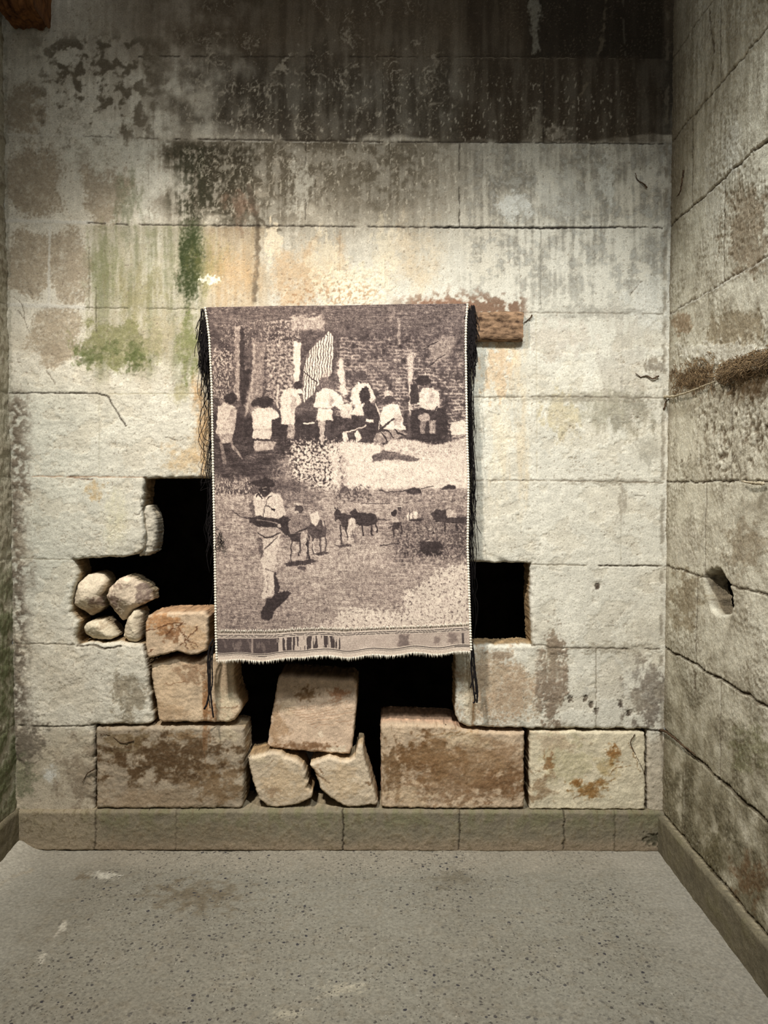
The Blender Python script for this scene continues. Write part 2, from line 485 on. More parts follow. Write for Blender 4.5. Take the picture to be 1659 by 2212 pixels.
def wall_paint(PX, PY):
    p = Paint(PX, PY, (211, 204, 183))
    x, y = p.x, p.y
    big = fbm(x / 190, y / 190, 4, 2)
    med = fbm(x / 60 + 7, y / 60, 5, 3)
    fine = fbm(x / 16, y / 16, 4, 4)
    drip = fbm(x / 11, y / 170, 4, 5)
    drip2 = fbm(x / 26 + 3, y / 240 + 1, 4, 6)
    p.mix(0.45 * ss(-0.1, 0.7, big), (196, 184, 158))
    p.mix(0.35 * ss(0.0, 0.6, med), (222, 215, 194))
    # cooler light on the left put into the wall colour as a grey tint
    p.mix(0.6 * ss(430, 60, x) * ss(760, 900, y) * ss(1420, 1200, y), (182, 184, 168))
    # exposed stone of the upper left courses
    for cx, cy, rx, ry, sd in ((70, 390, 75, 90, 11), (60, 570, 62, 85, 12), (150, 570, 60, 85, 13), (120, 720, 70, 60, 14), (55, 240, 60, 60, 15), (115, 770, 30, 30, 16), (230, 400, 60, 90, 17)):
        p.blob(cx, cy, rx, ry, (158, 142, 116), 0.85, 0.2, 0.45, 60, 60, sd, h=-0.0012)
    # long grey-brown staining over the upper courses
    top = ss(640, 380, y + 120 * big + 40 * med - 90 * ss(330, 520, x) * ss(820, 600, x) + 150 * ss(300, 60, x))
    p.mix(0.62 * (0.6 + 0.4 * ss(150, 400, x)) * top * ss(-0.55, 0.35, med + 0.6 * drip), (138, 128, 108))
    # grey drip marks at the right
    rg = ss(960, 1040, x) * ss(300, 312, y) * ss(760, 560, y)
    p.mix(0.45 * rg * ss(420, 300, y), (150, 144, 128))
    p.mix(0.72 * rg * ss(-0.3, 0.55, 0.45 * drip + 0.8 * med + 0.7 * fine), (112, 107, 94))
    p.mix(0.4 * rg * ss(0.1, 0.5, fine + 0.5 * med), (196, 193, 178))
    # soot-dark blocks at the top
    topl = 305 + 25 * big
    dk = ss(topl + 3 + 10 * ss(1000, 900, x), topl - 3 - 70 * ss(700, 350, x), y + 10 * med * ss(1000, 900, x)) * ss(280, 560, x + 120 * med)
    p.mix(0.93 * dk * (0.72 + 0.28 * ss(-0.5, 0.4, drip2 + 0.5 * med)), (62, 54, 42))
    p.mix(0.55 * ss(180, 60, y + 60 * big) * ss(100, 320, x), (96, 80, 60))
    right_dark = ss(985, 1010, x) * ss(310, 304, y) * ss(1440, 1425, x)
    p.mix(0.70 * right_dark * (0.6 + 0.4 * ss(-0.4, 0.3, drip2)), (58, 47, 34))
    p.mix(0.55 * right_dark * ss(130, 118, y) * ss(1120, 1160, x), (40, 34, 26))
    # dark mottling in the middle, over two courses
    mid = ss(350, 420, x + 60 * med) * ss(1000, 840, x + 80 * med) * ss(300, 315, y) * ss(520 , 400, y + 60 * med + 60 * ss(600, 760, x))
    p.mix(0.75 * mid * ss(-0.35, 0.35, med + 0.7 * fine + 0.3 * drip), (82, 72, 56))
    wide = ss(300, 420, x + 70 * med) * ss(1120, 820, x + 90 * med) * ss(296, 312, y) * ss(560, 400, y + 70 * med + 30 * big)
    p.mix(0.85 * wide * (0.62 + 0.38 * ss(-0.5, 0.4, fine + med + 0.4 * drip)), (90, 81, 64))
    lob = ss(370, 440, x + 30 * med) * ss(580, 520, x + 30 * med) * ss(300, 330, y) * ss(520, 450, y + 50 * med)
    p.mix(0.85 * lob * ss(-0.7, 0.3, fine + med + 0.4 * drip), (58, 52, 38))
    dg = ss(352, 392, x + 24 * med) * ss(480, 436, x + 24 * med) * ss(300, 330, y) * ss(520, 440, y + 40 * med)
    p.mix(0.75 * dg * ss(-0.6, 0.2, fine + drip), (54, 52, 36))
    # mottled dark spots spreading to the left (50..330, 100..330)
    sp = ss(40, 140, x) * ss(420, 260, x) * ss(60, 100, y) * ss(380, 260, y)
    p.mix(0.8 * sp * ss(-0.05, 0.3, fbm(x / 26 + 4, y / 26, 5, 21) + 0.5 * med), (88, 78, 60))
    # pale veins left by water
    ridge = 1 - np.abs(fbm((x + 40 * med + 0.35 * y) / 55, y / 190, 3, 23))
    vein = ss(0.93, 0.995, ridge) * ss(330, 420, x) * ss(1010, 900, x) * ss(40, 120, y) * ss(640, 480, y)
    p.mix(0.65 * vein * ss(-0.3, 0.2, fine + med), (178, 168, 146))
    ridge2 = 1 - np.abs(fbm((x - 0.2 * y + 30 * med) / 30, y / 90 + 5, 3, 24))
    p.mix(0.5 * ss(0.93, 0.99, ridge2) * (mid + dk * ss(980, 860, x)).clip(0, 1) * ss(-0.1, 0.3, med), (182, 172, 150))
    flick = ss(0.42, 0.62, fbm(x / 7 + 2, y / 16, 3, 25)) * ss(120, 200, y) * ss(700, 560, y) * ss(330, 420, x) * ss(1420, 1300, x)
    p.mix(0.5 * flick, (214, 204, 180))
    # pale patch runs on the top right blocks
    p.blob(1155, 40, 14, 75, (150, 146, 128), 0.7, 0.3, 0.8, 14, 30, 31)
    p.line([(1310, 0), (1300, 100), (1285, 130), (1262, 195), (1240, 225)], 5, 0, (120, 108, 86), 0.6, 5, 0.3, 31)
    p.blob(1205, 290, 32, 22, (170, 160, 140), 0.6, 0.5, 0.9, 14, 14, 33)
    p.blob(1160, 275, 26, 50, (150, 142, 122), 0.5, 0.5, 0.9, 12, 24, 34)
    p.blob(1110, 445, 40, 34, (212, 210, 196), 0.85, 0.3, 0.8, 22, 22, 35, h=0.0008)
    p.blob(1310, 390, 18, 50, (205, 202, 186), 0.75, 0.2, 0.7, 14, 30, 36, h=0.0008)
    p.blob(1230, 420, 90, 70, (190, 186, 170), 0.55, 0.5, 0.9, 40, 40, 37)
    p.blob(1400, 650, 50, 60, (214, 210, 194), 0.6, 0.2, 0.8, 22, 30, 38, h=0.0008)
    p.blob(650, 400, 26, 70, (196, 190, 170), 0.7, 0.4, 0.9, 14, 34, 39)
    p.blob(325, 555, 26, 90, (212, 208, 186), 0.95, 0.25, 0.9, 18, 30, 40, h=0.001)
    p.blob(150, 260, 70, 70, (206, 200, 180), 0.8, 0.3, 0.9, 26, 26, 41, h=0.001)
    p.blob(240, 330, 100, 66, (206, 202, 182), 0.85, 0.35, 0.9, 30, 30, 42, h=0.001)
    p.blob(320, 390, 46, 90, (200, 196, 176), 0.7, 0.4, 0.9, 20, 40, 43)
    # algae
    bl = ss(175, 215, x + 20 * med) * ss(470, 430, x + 14 * med) * ss(480, 492, y) * ss(850, 780, y + 40 * med + 30 * big)
    p.mix(0.72 * bl * np.clip(0.75 + 0.5 * drip + 0.3 * fine, 0.15, 1), (150, 142, 112))
    p.mix(0.5 * bl * ss(-0.1, 0.5, drip2 + 0.3 * fine), (110, 112, 78))
    br = ss(425, 460, x) * ss(600, 540, x + 30 * med) * ss(484, 496, y) * ss(676, 660, y)
    p.mix(0.7 * br * np.clip(0.75 + 0.5 * drip, 0.2, 1), (170, 144, 106))
    p.blob(411, 568, 36, 112, (58, 66, 36), 1.0, 0.35, 0.3, 16, 90, 51)
    p.blob(455, 575, 55, 80, (128, 122, 66), 0.65, 0.7, 0.5, 20, 70, 52)
    p.blob(275, 440, 40, 90, (112, 114, 84), 0.6, 0.6, 0.8, 14, 60, 53)
    p.blob(225, 590, 45, 110, (122, 124, 82), 0.72, 0.6, 0.6, 16, 80, 54)
    p.blob(300, 640, 75, 90, (136, 128, 84), 0.6, 0.6, 0.7, 16, 60, 55)
    p.blob(255, 745, 105, 60, (118, 118, 72), 0.85, 0.25, 0.55, 30, 40, 56, h=-0.0012)
    p.blob(190, 770, 34, 26, (84, 94, 48), 0.8, 0.3, 0.7, 14, 14, 57)
    p.blob(292, 770, 26, 36, (76, 86, 42), 0.8, 0.3, 0.8, 12, 18, 58)
    p.blob(240, 750, 24, 18, (80, 90, 46), 0.7, 0.3, 0.8, 10, 12, 59)
    p.blob(405, 745, 34, 90, (110, 116, 62), 0.85, 0.5, 0.6, 18, 50, 60)
    p.blob(350, 720, 40, 60, (168, 156, 120), 0.7, 0.4, 0.7, 16, 40, 61)
    p.blob(390, 850, 30, 30, (160, 150, 100), 0.6, 0.6, 0.6, 16, 30, 62)
    p.line([(557, 490), (556, 560), (548, 650)], 8, 0, (88, 74, 56), 0.7, 5, 0.0, 63)
    p.line([(535, 400), (545, 440), (558, 490)], 6, 0, (74, 64, 50), 0.75, 5, 0.0, 64)
    p.line([(555, 470), (580, 492), (607, 498)], 4, 0, (80, 70, 54), 0.7, 5, 0.0, 65)
    # rust coloured wash
    p.blob(500, 590, 60, 100, (196, 160, 112), 0.75, 0.7, 0.5, 30, 90, 71)
    p.blob(520, 450, 50, 50, (130, 100, 78), 0.6, 0.7, 0.8, 26, 40, 72)
    p.blob(650, 590, 130, 90, (196, 164, 122), 0.75, 0.6, 0.7, 40, 60, 73)
    p.blob(890, 560, 90, 110, (204, 180, 142), 0.7, 0.8, 0.6, 40, 60, 74)
    p.blob(440, 920, 34, 150, (188, 146, 94), 0.85, 0.6, 0.5, 22, 70, 75)
    p.blob(400, 990, 60, 45, (196, 160, 108), 0.6, 0.6, 0.8, 24, 24, 76)
    p.blob(1075, 790, 35, 75, (206, 172, 130), 0.8, 0.25, 0.8, 16, 30, 77, h=-0.001)
    p.blob(1115, 770, 26, 90, (214, 190, 152), 0.7, 0.6, 0.6, 12, 60, 78)
    p.blob(1128, 960, 20, 170, (210, 188, 150), 0.6, 0.6, 0.7, 14, 90, 79)
    p.blob(1080, 960, 30, 150, (218, 200, 164), 0.6, 0.6, 0.7, 14, 90, 80)
    p.blob(1215, 900, 45, 60, (196, 180, 140), 0.75, 0.3, 0.8, 18, 40, 81, h=-0.001)
    # white flecks over the rust
    p.blob(765, 620, 70, 45, (224, 212, 180), 0.9, 0.12, 0.9, 16, 18, 82, h=0.0015)
    p.blob(700, 570, 36, 70, (218, 202, 168), 0.7, 0.15, 0.9, 12, 26, 83, h=0.001)
    p.blob(830, 540, 30, 70, (230, 214, 178), 0.5, 0.3, 0.9, 14, 30, 84)
    p.blob(455, 605, 22, 10, (232, 226, 200), 0.95, 0.12, 0.9, 7, 12, 85)
    p.blob(590, 520, 20, 40, (224, 206, 172), 0.8, 0.2, 0.9, 10, 20, 86)
    # crust over and beside the timber
    cr = ss(600, 660, y) * ss(690, 672, y) * ss(800, 930, x) * ss(1150, 1120, x)
    p.mix(0.85 * cr * ss(-0.15, 0.3, fine + 0.6 * med + 0.9 * (ss(620, 665, y) - 0.55)), (112, 80, 58))
    p.blob(960, 655, 80, 14, (150, 104, 78), 0.6, 0.4, 0.9, 14, 10, 88)
    cr2 = ss(560, 640, y) * ss(672, 655, y) * ss(560, 640, x) * ss(860, 780, x)
    p.mix(0.6 * cr2 * ss(0.1, 0.4, fbm(x / 8, y / 8, 4, 89) + 0.3 * med), (160, 116, 76))
    # damp grey under the right-hand joints
    p.blob(1350, 890, 70, 60, (142, 134, 112), 0.85, 0.4, 0.8, 24, 44, 91)
    p.blob(1300, 880, 50, 50, (172, 164, 138), 0.7, 0.4, 0.9, 20, 40, 92)
    p.blob(1250, 860, 200, 12, (148, 138, 116), 0.75, 0.5, 0.9, 20, 10, 93)
    p.blob(1320, 1040, 150, 9, (140, 130, 110), 0.7, 0.5, 0.9, 20, 10, 94)
    p.blob(1343, 1085, 12, 50, (140, 130, 112), 0.7, 0.5, 0.8, 8, 26, 95)
    p.blob(1290, 675, 140, 16, (150, 144, 128), 0.7, 0.5, 0.9, 20, 12, 96)
    p.blob(1350, 780, 60, 110, (188, 178, 158), 0.6, 0.3, 0.9, 20, 60, 97, h=-0.0008)
    p.blob(1400, 970, 30, 50, (160, 152, 132), 0.6, 0.5, 0.8, 14, 40, 98)
    p.blob(1200, 730, 80, 40, (196, 184, 164), 0.7, 0.3, 0.9, 18, 30, 99, h=-0.0008)
    p.blob(1190, 770, 20, 14, (186, 174, 152), 0.9, 0.15, 0.8, 8, 8, 100, h=-0.001)
    # bare brown block on the right of the breach
    p.blob(1075, 1485, 100, 95, (172, 144, 112), 0.9, 0.25, 0.35, 50, 60, 101)
    p.blob(1192, 1470, 34, 110, (132, 112, 90), 0.92, 0.2, 0.7, 20, 36, 102, h=0.0025)
    p.blob(1192, 1400, 14, 40, (140, 122, 98), 0.85, 0.2, 0.7, 8, 20, 103, h=0.001)
    p.blob(1080, 1415, 30, 12, (140, 118, 92), 0.8, 0.3, 0.7, 14, 10, 104)
    p.blob(1150, 1440, 22, 18, (222, 214, 192), 0.8, 0.2, 0.7, 10, 10, 105, h=0.001)
    p.blob(1010, 1500, 22, 80, (214, 200, 168), 0.75, 0.5, 0.6, 14, 60, 106)
    p.line([(1022, 1455), (1024, 1500), (1022, 1570)], 5, 0, (146, 110, 72), 0.7, 4, 0.2, 107)
    p.blob(1400, 1500, 55, 80, (120, 108, 92), 0.85, 0.3, 0.9, 22, 30, 108, h=0.001)
    p.blob(1330, 1470, 70, 80, (204, 197, 178), 0.5, 0.5, 0.9, 26, 40, 109)
    p.blob(1320, 1400, 100, 14, (156, 146, 124), 0.75, 0.4, 0.9, 16, 12, 110)
    for cx, cy in ((1277, 1522), (1288, 1535), (1340, 1520), (1358, 1540), (1232, 1510), (1264, 1510), (1290, 1266)):
        p.blob(cx, cy, 7, 9, (66, 54, 42), 0.9, 0.3, 0.6, 5, 5, 111, h=-0.004)
    # bottom course and left corner
    p.mix(0.55 * ss(1560, 1620, y + 30 * med), (164, 146, 118))
    p.blob(120, 1640, 90, 90, (170, 160, 136), 0.5, 0.5, 0.8, 50, 50, 112)
    p.blob(110, 1672, 22, 28, (206, 206, 196), 0.8, 0.6, 0.5, 14, 14, 113)
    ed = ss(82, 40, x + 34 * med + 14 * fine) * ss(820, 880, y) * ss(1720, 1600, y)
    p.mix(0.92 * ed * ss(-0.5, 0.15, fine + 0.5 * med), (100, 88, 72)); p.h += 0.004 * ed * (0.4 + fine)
    p.blob(55, 1600, 50, 60, (108, 98, 82), 0.85, 0.4, 0.9, 22, 22, 114, h=0.002)
    p.blob(180, 1680, 60, 90, (122, 106, 84), 0.7, 0.5, 0.9, 30, 30, 115)
    p.blob(40, 1680, 50, 60, (110, 112, 82), 0.7, 0.5, 0.8, 24, 24, 116)
    p.blob(280, 1500, 38, 60, (142, 130, 106), 0.85, 0.25, 0.7, 26, 30, 117, h=-0.001)
    p.blob(205, 1060, 26, 24, (190, 160, 110), 0.7, 0.5, 0.9, 12, 16, 118)
    p.blob(250, 1120, 40, 90, (214, 206, 162), 0.6, 0.8, 0.5, 20, 60, 119)
    p.blob(1412, 790, 30, 20, (120, 106, 86), 0.7, 0.4, 0.9, 10, 10, 120)
    # limewash coat that has flaked: a thin raised skin with crisp edges
    skin = ss(-0.03, 0.03, fbm(x / 85 + 11, y / 70, 6, 130, 0.6) + 0.16)
    skin *= ss(690, 800, y + 70 * med + 60 * ss(500, 900, x))
    p.h += 0.0016 * skin
    p.mix(0.2 * (1 - skin) * ss(640, 760, y), (188, 172, 142))
    # relief
    rough = ss(640, 820, y + 40 * med) * ss(1700, 1560, y)
    left = ss(470, 380, x)
    p.h += (0.0011 * fbm(x / 20, y / 15, 5, 131, 0.62) * (0.35 + 0.65 * rough) * (0.8 + 0.9 * left) + 0.0022 * big + 0.0010 * med).astype(np.float32)
    # ragged flake steps facing the light
    tr = fbm(x / 48 + 5 + 0.5 * fine, y / 24, 4, 132)
    p.h += (0.0016 * (np.floor(tr * 3.0) / 3.0 - tr * 0.8) * rough * ss(1.0, 0.0, np.abs(big))).astype(np.float32)
    # fine web of cracks and lifted edges in the pale coat
    web = 1 - np.abs(fbm(x / 46 + 0.35 * fine, y / 30 + 0.35 * med, 4, 134))
    wm = ss(0.955, 0.995, web) * ss(0.05, 0.4, fbm(x / 120 + 3, y / 110, 3, 135)) * rough
    p.mix(0.5 * wm, (134, 118, 94)); p.h -= 0.0016 * wm
    sp_ = ss(0.35, 0.65, fbm(x / 5 + 9, y / 5, 2, 136)) * ss(-0.2, 0.4, med)
    p.mix(0.30 * sp_, (150, 138, 114))
    # pits
    pit = ss(0.62, 0.8, fbm(x / 6, y / 6, 2, 133))
    p.mix(0.5 * pit, (120, 104, 84)); p.h -= 0.0015 * pit
    p.mul(1 + 0.06 * fine + 0.05 * med)
    # joints between the courses
    DK = (54, 46, 36); LT = (205, 200, 184)
    hz = [([(300, 121), (600, 122), (1000, 123), (1432, 125)], 2.2, .003, DK, .7, .3),
          ([(15, 291), (180, 294)], 4, -.001, LT, .6, .1), ([(180, 294), (380, 300)], 2, .001, DK, .4, .4),
          ([(370, 300), (850, 306), (1432, 310)], 2.2, .004, DK, .75, .15),
          ([(380, 304), (850, 310)], 1.6, 0, LT, .5, .5), ([(800, 124.5), (1380, 126)], 1.6, 0, (150, 136, 110), .5, .45),
          ([(15, 477), (200, 481)], 5, -.0015, LT, .85, 0), ([(190, 482), (330, 486)], 2.4, .004, DK, .7, .1),
          ([(330, 486), (600, 488), (850, 490), (1080, 492), (1340, 490), (1432, 492)], 2.3, .005, DK, .8, .1),
          ([(930, 490.5), (1200, 492.5), (1330, 491)], 3, .006, (36, 30, 24), .85, .0),
          ([(20, 658), (180, 663)], 6, -.0015, LT, .85, 0), ([(180, 664), (445, 668)], 2, .003, (92, 86, 62), .7, .2),
          ([(1125, 675), (1300, 676), (1432, 678)], 2, .003, (120, 110, 92), .7, .2),
          ([(20, 850), (60, 849), (210, 850)], 2.2, .006, DK, .8, .0), ([(210, 850), (232, 856), (246, 880), (262, 905), (272, 920)], 2.2, .006, DK, .8, .1),
          ([(235, 851), (440, 850)], 1.6, .002, (140, 130, 96), .5, .3),
          ([(1022, 858), (1200, 857), (1432, 860)], 2, .004, (110, 98, 78), .75, .15),
          ([(60, 1029), (200, 1030), (315, 1031)], 2, .003, (168, 130, 98), .7, .2), ([(150, 1030), (200, 1037)], 1.8, .003, (110, 84, 66), .7, .2),
          ([(1028, 1038), (1200, 1038), (1432, 1043)], 2, .004, (128, 114, 92), .75, .15),
          ([(38, 1206), (165, 1209)], 1.8, .003, (128, 120, 98), .7, .1),
          ([(1145, 1219), (1300, 1222), (1428, 1222)], 2, .004, (120, 108, 86), .75, .1), ([(1285, 1222), (1420, 1223)], 2, .005, (70, 60, 46), .7, .1),
          ([(25, 1390), (160, 1392)], 2, .004, (110, 100, 80), .75, .1), ([(165, 1396), (200, 1394), (225, 1402), (260, 1396)], 3, .008, (80, 70, 56), .8, 0),
          ([(1150, 1394), (1176, 1393), (1186, 1399), (1425, 1402)], 2, .005, (96, 84, 66), .8, .1),
          ([(40, 1566), (110, 1570), (205, 1567)], 2.4, .006, (84, 76, 60), .8, .15),
          ([(1390, 1577), (1440, 1579)], 3, .008, DK, .85, 0)]
    for pts, w, d, c, a, bk in hz:
        p.line(pts, w, d, c, a, 1.8, bk, 3)
    vt = [([(107, 490), (105, 655)], 5, -.001, LT, .8, 0), ([(103, 150), (101, 290)], 3, -.001, LT, .4, .2),
          ([(192, 500), (192, 668)], 3, .001, (110, 104, 80), .5, .1), ([(206, 620), (208, 720)], 3, .002, (96, 92, 66), .7, .1),
          ([(660, 310), (660, 475)], 2, .003, DK, .6, .3), ([(992, 310), (992, 490)], 2.4, .004, DK, .65, .2),
          ([(1168, 495), (1168, 670)], 2, .003, (130, 124, 108), .7, .2), ([(1155, 0), (1152, 125)], 3, .001, (120, 114, 96), .5, .3),
          ([(1345, 0), (1350, 120)], 4, .001, (110, 104, 88), .5, .3), ([(1175, 126), (1174, 305)], 2, .003, (40, 34, 26), .6, .2),
          ([(998, 0), (996, 122)], 2, .003, (110, 98, 78), .4, .2), ([(826, 126), (828, 300)], 2, .002, (60, 52, 40), .6, .3),
          ([(320, 310), (322, 480)], 2, .002, (110, 102, 84), .4, .3), ([(735, 495), (733, 655)], 2, .002, (150, 124, 92), .5, .3),
          ([(829, 520), (828, 655)], 3, -.001, (235, 222, 188), .6, .2), ([(214, 858), (214, 1026)], 2, .002, (170, 164, 140), .6, .2),
          ([(1158, 680), (1160, 1036)], 2.5, .002, (184, 172, 144), .6, .2), ([(1345, 680), (1343, 855)], 3, .001, (160, 152, 136), .5, .3),
          ([(1340, 1045), (1342, 1215)], 2, .002, (170, 160, 136), .5, .3), ([(1288, 1405), (1287, 1570)], 2, .003, (130, 118, 96), .7, .2),
          ([(1102, 860), (1102, 1036)], 2, .001, (200, 180, 146), .5, .3), ([(204, 1480), (205, 1566)], 2, .002, (186, 180, 160), .5, .1),
          ([(246, 1470), (250, 1560)], 3, -.001, (208, 200, 176), .6, .1),
          ([(40, 1748), (36, 1790)], 3, .006, DK, .7, .1)]
    for pts, w, d, c, a, bk in vt:
        p.line(pts, w * .8, d, c, a, 1.6, bk, 7)
    # corners where the side walls meet
    grey = p.c.mean(1, keepdims=True); p.c[:] = grey + (p.c - grey) * 0.86
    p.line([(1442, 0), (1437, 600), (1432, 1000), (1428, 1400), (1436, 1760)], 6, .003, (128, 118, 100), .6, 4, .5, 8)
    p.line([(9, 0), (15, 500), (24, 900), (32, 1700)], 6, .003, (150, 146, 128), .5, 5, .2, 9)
    # cracks and stray roots pressed in the surface
    for pts in ([(28, 640), (48, 655), (52, 690), (38, 670)], [(52, 690), (68, 730), (78, 752)], [(100, 800), (120, 830)], [(300, 1068), (306, 1100), (300, 1112), (290, 1110)],
                [(1362, 640), (1375, 618), (1385, 610)], [(1370, 1070), (1395, 1072)], [(60, 620), (70, 640)], [(360, 945), (380, 952), (395, 950)], [(322, 960), (345, 966)]):
        p.line(pts, 1.3, .004, (86, 74, 58), .55, 3, .1, 10)
    return p

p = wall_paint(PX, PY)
sd_hole = -poly_sdf(np.array([P(a, b)[[0, 2]] for a, b in HOLE]), GA.ravel().astype(np.float32), GB.ravel().astype(np.float32)).reshape(GA.shape)
edge_n = fbm(PX / 22, PY / 22, 4, 140) * 0.0045 + fbm(PX / 7, PY / 7, 2, 141) * 0.0012
sd_hole = sd_hole + edge_n * (np.abs(sd_hole) < 0.08)
# broken, softened arrises beside the breach
soft = ss(0.05, 0.0, sd_hole) * ss(0.0, 1.0, fbm(PX / 40, PY / 40, 3, 142) + 0.3)
p.h -= (0.006 * soft).ravel().astype(np.float32)
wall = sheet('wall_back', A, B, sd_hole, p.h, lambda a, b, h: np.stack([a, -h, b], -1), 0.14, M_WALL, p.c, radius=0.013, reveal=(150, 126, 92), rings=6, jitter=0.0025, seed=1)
structure(wall)

# ================================================================== SIDE WALLS
def side_paint(Y, Zc, PXs, PYs, base):
    p = Paint(PXs, PYs, base)
    u = (-Y).ravel().astype(np.float32); z = Zc.ravel().astype(np.float32)
    return p, u, z

def zc(py): return P(1440, py)[2]
uA = np.concatenate([np.arange(-0.004, 1.05, 0.0038), np.arange(1.05, 2.9, 0.03)])
zB = np.arange(0.0, Z_TOP, 0.0042)
GU, GZ = np.meshgrid(uA, zB, indexing='ij')
PXs, PYs = Q(np.full_like(GU, XR), -GU, GZ)
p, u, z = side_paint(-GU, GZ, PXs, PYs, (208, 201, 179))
big = fbm(u * 3.2, z * 3.2, 4, 150); med = fbm(u * 9, z * 9, 5, 151); fine = fbm(u * 34, z * 34, 4, 152)
drip = fbm(u * 34, z * 2.6, 4, 153)
p.mix(0.6 * ss(-0.2, 0.5, med + 0.2 * drip), (160, 151, 130))
p.mix(0.5 * ss(0.1, 0.5, big + 0.4 * fine), (200, 194, 174))
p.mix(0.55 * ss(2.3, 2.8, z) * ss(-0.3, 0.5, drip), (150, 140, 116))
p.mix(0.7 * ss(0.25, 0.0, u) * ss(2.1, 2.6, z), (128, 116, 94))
p.mix(0.85 * ss(1.0, 0.25, z) * ss(-1.0, 0.3, med), (118, 110, 86))  # light falloff toward the floor put into the wall colour
p.mix(0.55 * ss(0.95, 0.4, z) * ss(-0.1, 0.5, 0.35 * drip + big + 0.5 * med), (88, 82, 62))  # mottled part of the same painted falloff
# patches of brown bare stone
p.blob(1610, 500, 55, 110, (148, 132, 108), 0.85, 0.2, 0.6, 30, 40, 160, h=-0.002)
p.blob(1590, 720, 70, 55, (146, 132, 106), 0.85, 0.2, 0.5, 20, 50, 161, h=-0.002)
p.blob(1475, 700, 28, 30, (140, 116, 88), 0.75, 0.3, 0.7, 14, 22, 162)
p.blob(1500, 820, 60, 34, (86, 66, 44), 0.92, 0.35, 0.6, 16, 26, 163)
p.blob(1620, 830, 60, 40, (96, 76, 52), 0.9, 0.35, 0.6, 18, 26, 164)
p.blob(1560, 760, 110, 24, (208, 202, 184), 0.8, 0.2, 0.8, 14, 14, 165, h=0.004)
p.blob(1480, 1300, 40, 70, (140, 126, 100), 0.75, 0.3, 0.8, 22, 30, 166)
p.blob(1610, 1180, 50, 60, (144, 130, 106), 0.7, 0.3, 0.8, 22, 26, 167)
p.blob(1480, 1180, 40, 60, (196, 188, 168), 0.8, 0.3, 0.6, 26, 30, 168)
p.blob(1620, 1620, 60, 60, (120, 118, 84), 0.6, 0.5, 0.8, 30, 30, 169)
p.blob(1620, 1900, 50, 60, (104, 78, 52), 0.7, 0.5, 0.9, 18, 30, 170)
p.blob(1540, 1840, 30, 60, (100, 92, 66), 0.7, 0.5, 0.9, 14, 40, 171)
p.blob(1540, 420, 30, 140, (204, 198, 180), 0.6, 0.5, 0.6, 14, 70, 172)
p.blob(1580, 320, 30, 90, (208, 204, 188), 0.55, 0.5, 0.6, 14, 60, 173)
# a long band of broken, pitted stone
band = ss(1.42, 1.5, z + 0.06 * med) * ss(1.80, 1.72, z + 0.06 * med) * ss(0.02, 0.12, u)
rk = fbm(u * 30 + 0.3 * fine, z * 24, 5, 175, 0.7)
band = band * ss(-0.15, 0.35, big + 0.5 * med + 0.5 * ss(0.1, 0.5, u))
rk = rk + 0.5 * med
p.h += (0.010 * band * np.minimum(rk, 0.12)).astype(np.float32)
p.mix(0.7 * band * ss(-0.05, -0.45, rk), (96, 82, 62))
rk2 = fbm(u * 55 + 4, z * 55, 4, 176, 0.65)
msk = ss(-0.2, 0.4, big + 0.4 * med)
p.h += (0.0035 * rk2 * (0.35 + 0.65 * msk) + 0.004 * big + 0.003 * med).astype(np.float32)
p.mix(0.35 * ss(-0.15, -0.5, rk2) * msk, (120, 106, 82))
step_ = fbm(u * 14 + 0.4 * fine, z * 18, 4, 177)
p.h += (0.003 * (np.floor(step_ * 3) / 3 - step_ * 0.8)).astype(np.float32)
grit = fbm(u * 95, z * 95, 3, 178, 0.7); mg = ss(-0.3, 0.4, med + big)
p.h += (0.0022 * grit * (0.4 + 0.6 * mg)).astype(np.float32)
p.mix(0.55 * ss(0.38, 0.6, grit) * mg, (110, 98, 78)); p.mix(0.45 * ss(-0.35, -0.6, grit) * mg, (206, 200, 182))
p.mul(1 + 0.07 * fine)
def zu_line(py, w=0.006, depth=0.01, color=(66, 54, 40), a=0.85, seed=0, tilt=0.0, u0=0, u1=9, bright=None):
    d = np.abs(z - zc(py) - tilt * u + 0.008 * fbm(u * 9 + seed, z * 3, 4, 180) + 0.003 * fbm(u * 60, z * 60, 2, 181))
    wv = w * (0.75 + 0.5 * fbm(u * 12 + seed, z * 0, 3, 182))
    m = ss(wv, wv * 0.35, d) * ss(u0 - .01, u0 + .01, u) * ss(u1 + .01, u1 - .01, u)
    p.mix(m * a, color); p.h[:] -= depth * m
for py, w, dp, a in ((125, .004, .004, .45), (305, .005, .007, .6), (488, .006, .010, .75), (678, .005, .004, .5), (858, .003, .003, .3), (1041, .005, .008, .65), (1222, .006, .006, .55), (1398, .007, .012, .85), (1578, .010, .020, .92), (1754, .009, .020, .9)):
    zu_line(py, w, dp, (60, 48, 34), a, py * 0.1)
zu_line(682, .006, -.002, (206, 200, 184), .6, 4)
for uu, p0, p1 in ((0.42, 125, 305), (0.62, 0, 125), (0.47, 490, 678), (0.20, 310, 488), (0.55, 860, 1041), (0.36, 1041, 1222), (0.5, 1400, 1578), (0.30, 1222, 1398), (0.22, 1580, 1754), (0.48, 1754, 1835)):
    m = ss(.006, .002, np.abs(u - uu + 0.006 * fbm(z * 20, u * 3, 3, 183))) * ss(zc(p1) - .01, zc(p1) + .01, z) * ss(zc(p0) + .01, zc(p0) - .01, z)
    p.mix(m * 0.6, (96, 84, 66)); p.h -= 0.005 * m
for pts in ([(1536, 60), (1542, 110), (1536, 160)], [(1532, 20), (1536, 60)], [(1500, 1450), (1502, 1500)]):
    p.line(pts, 2.5, .005, (100, 88, 70), .7, 3, .1, 11)
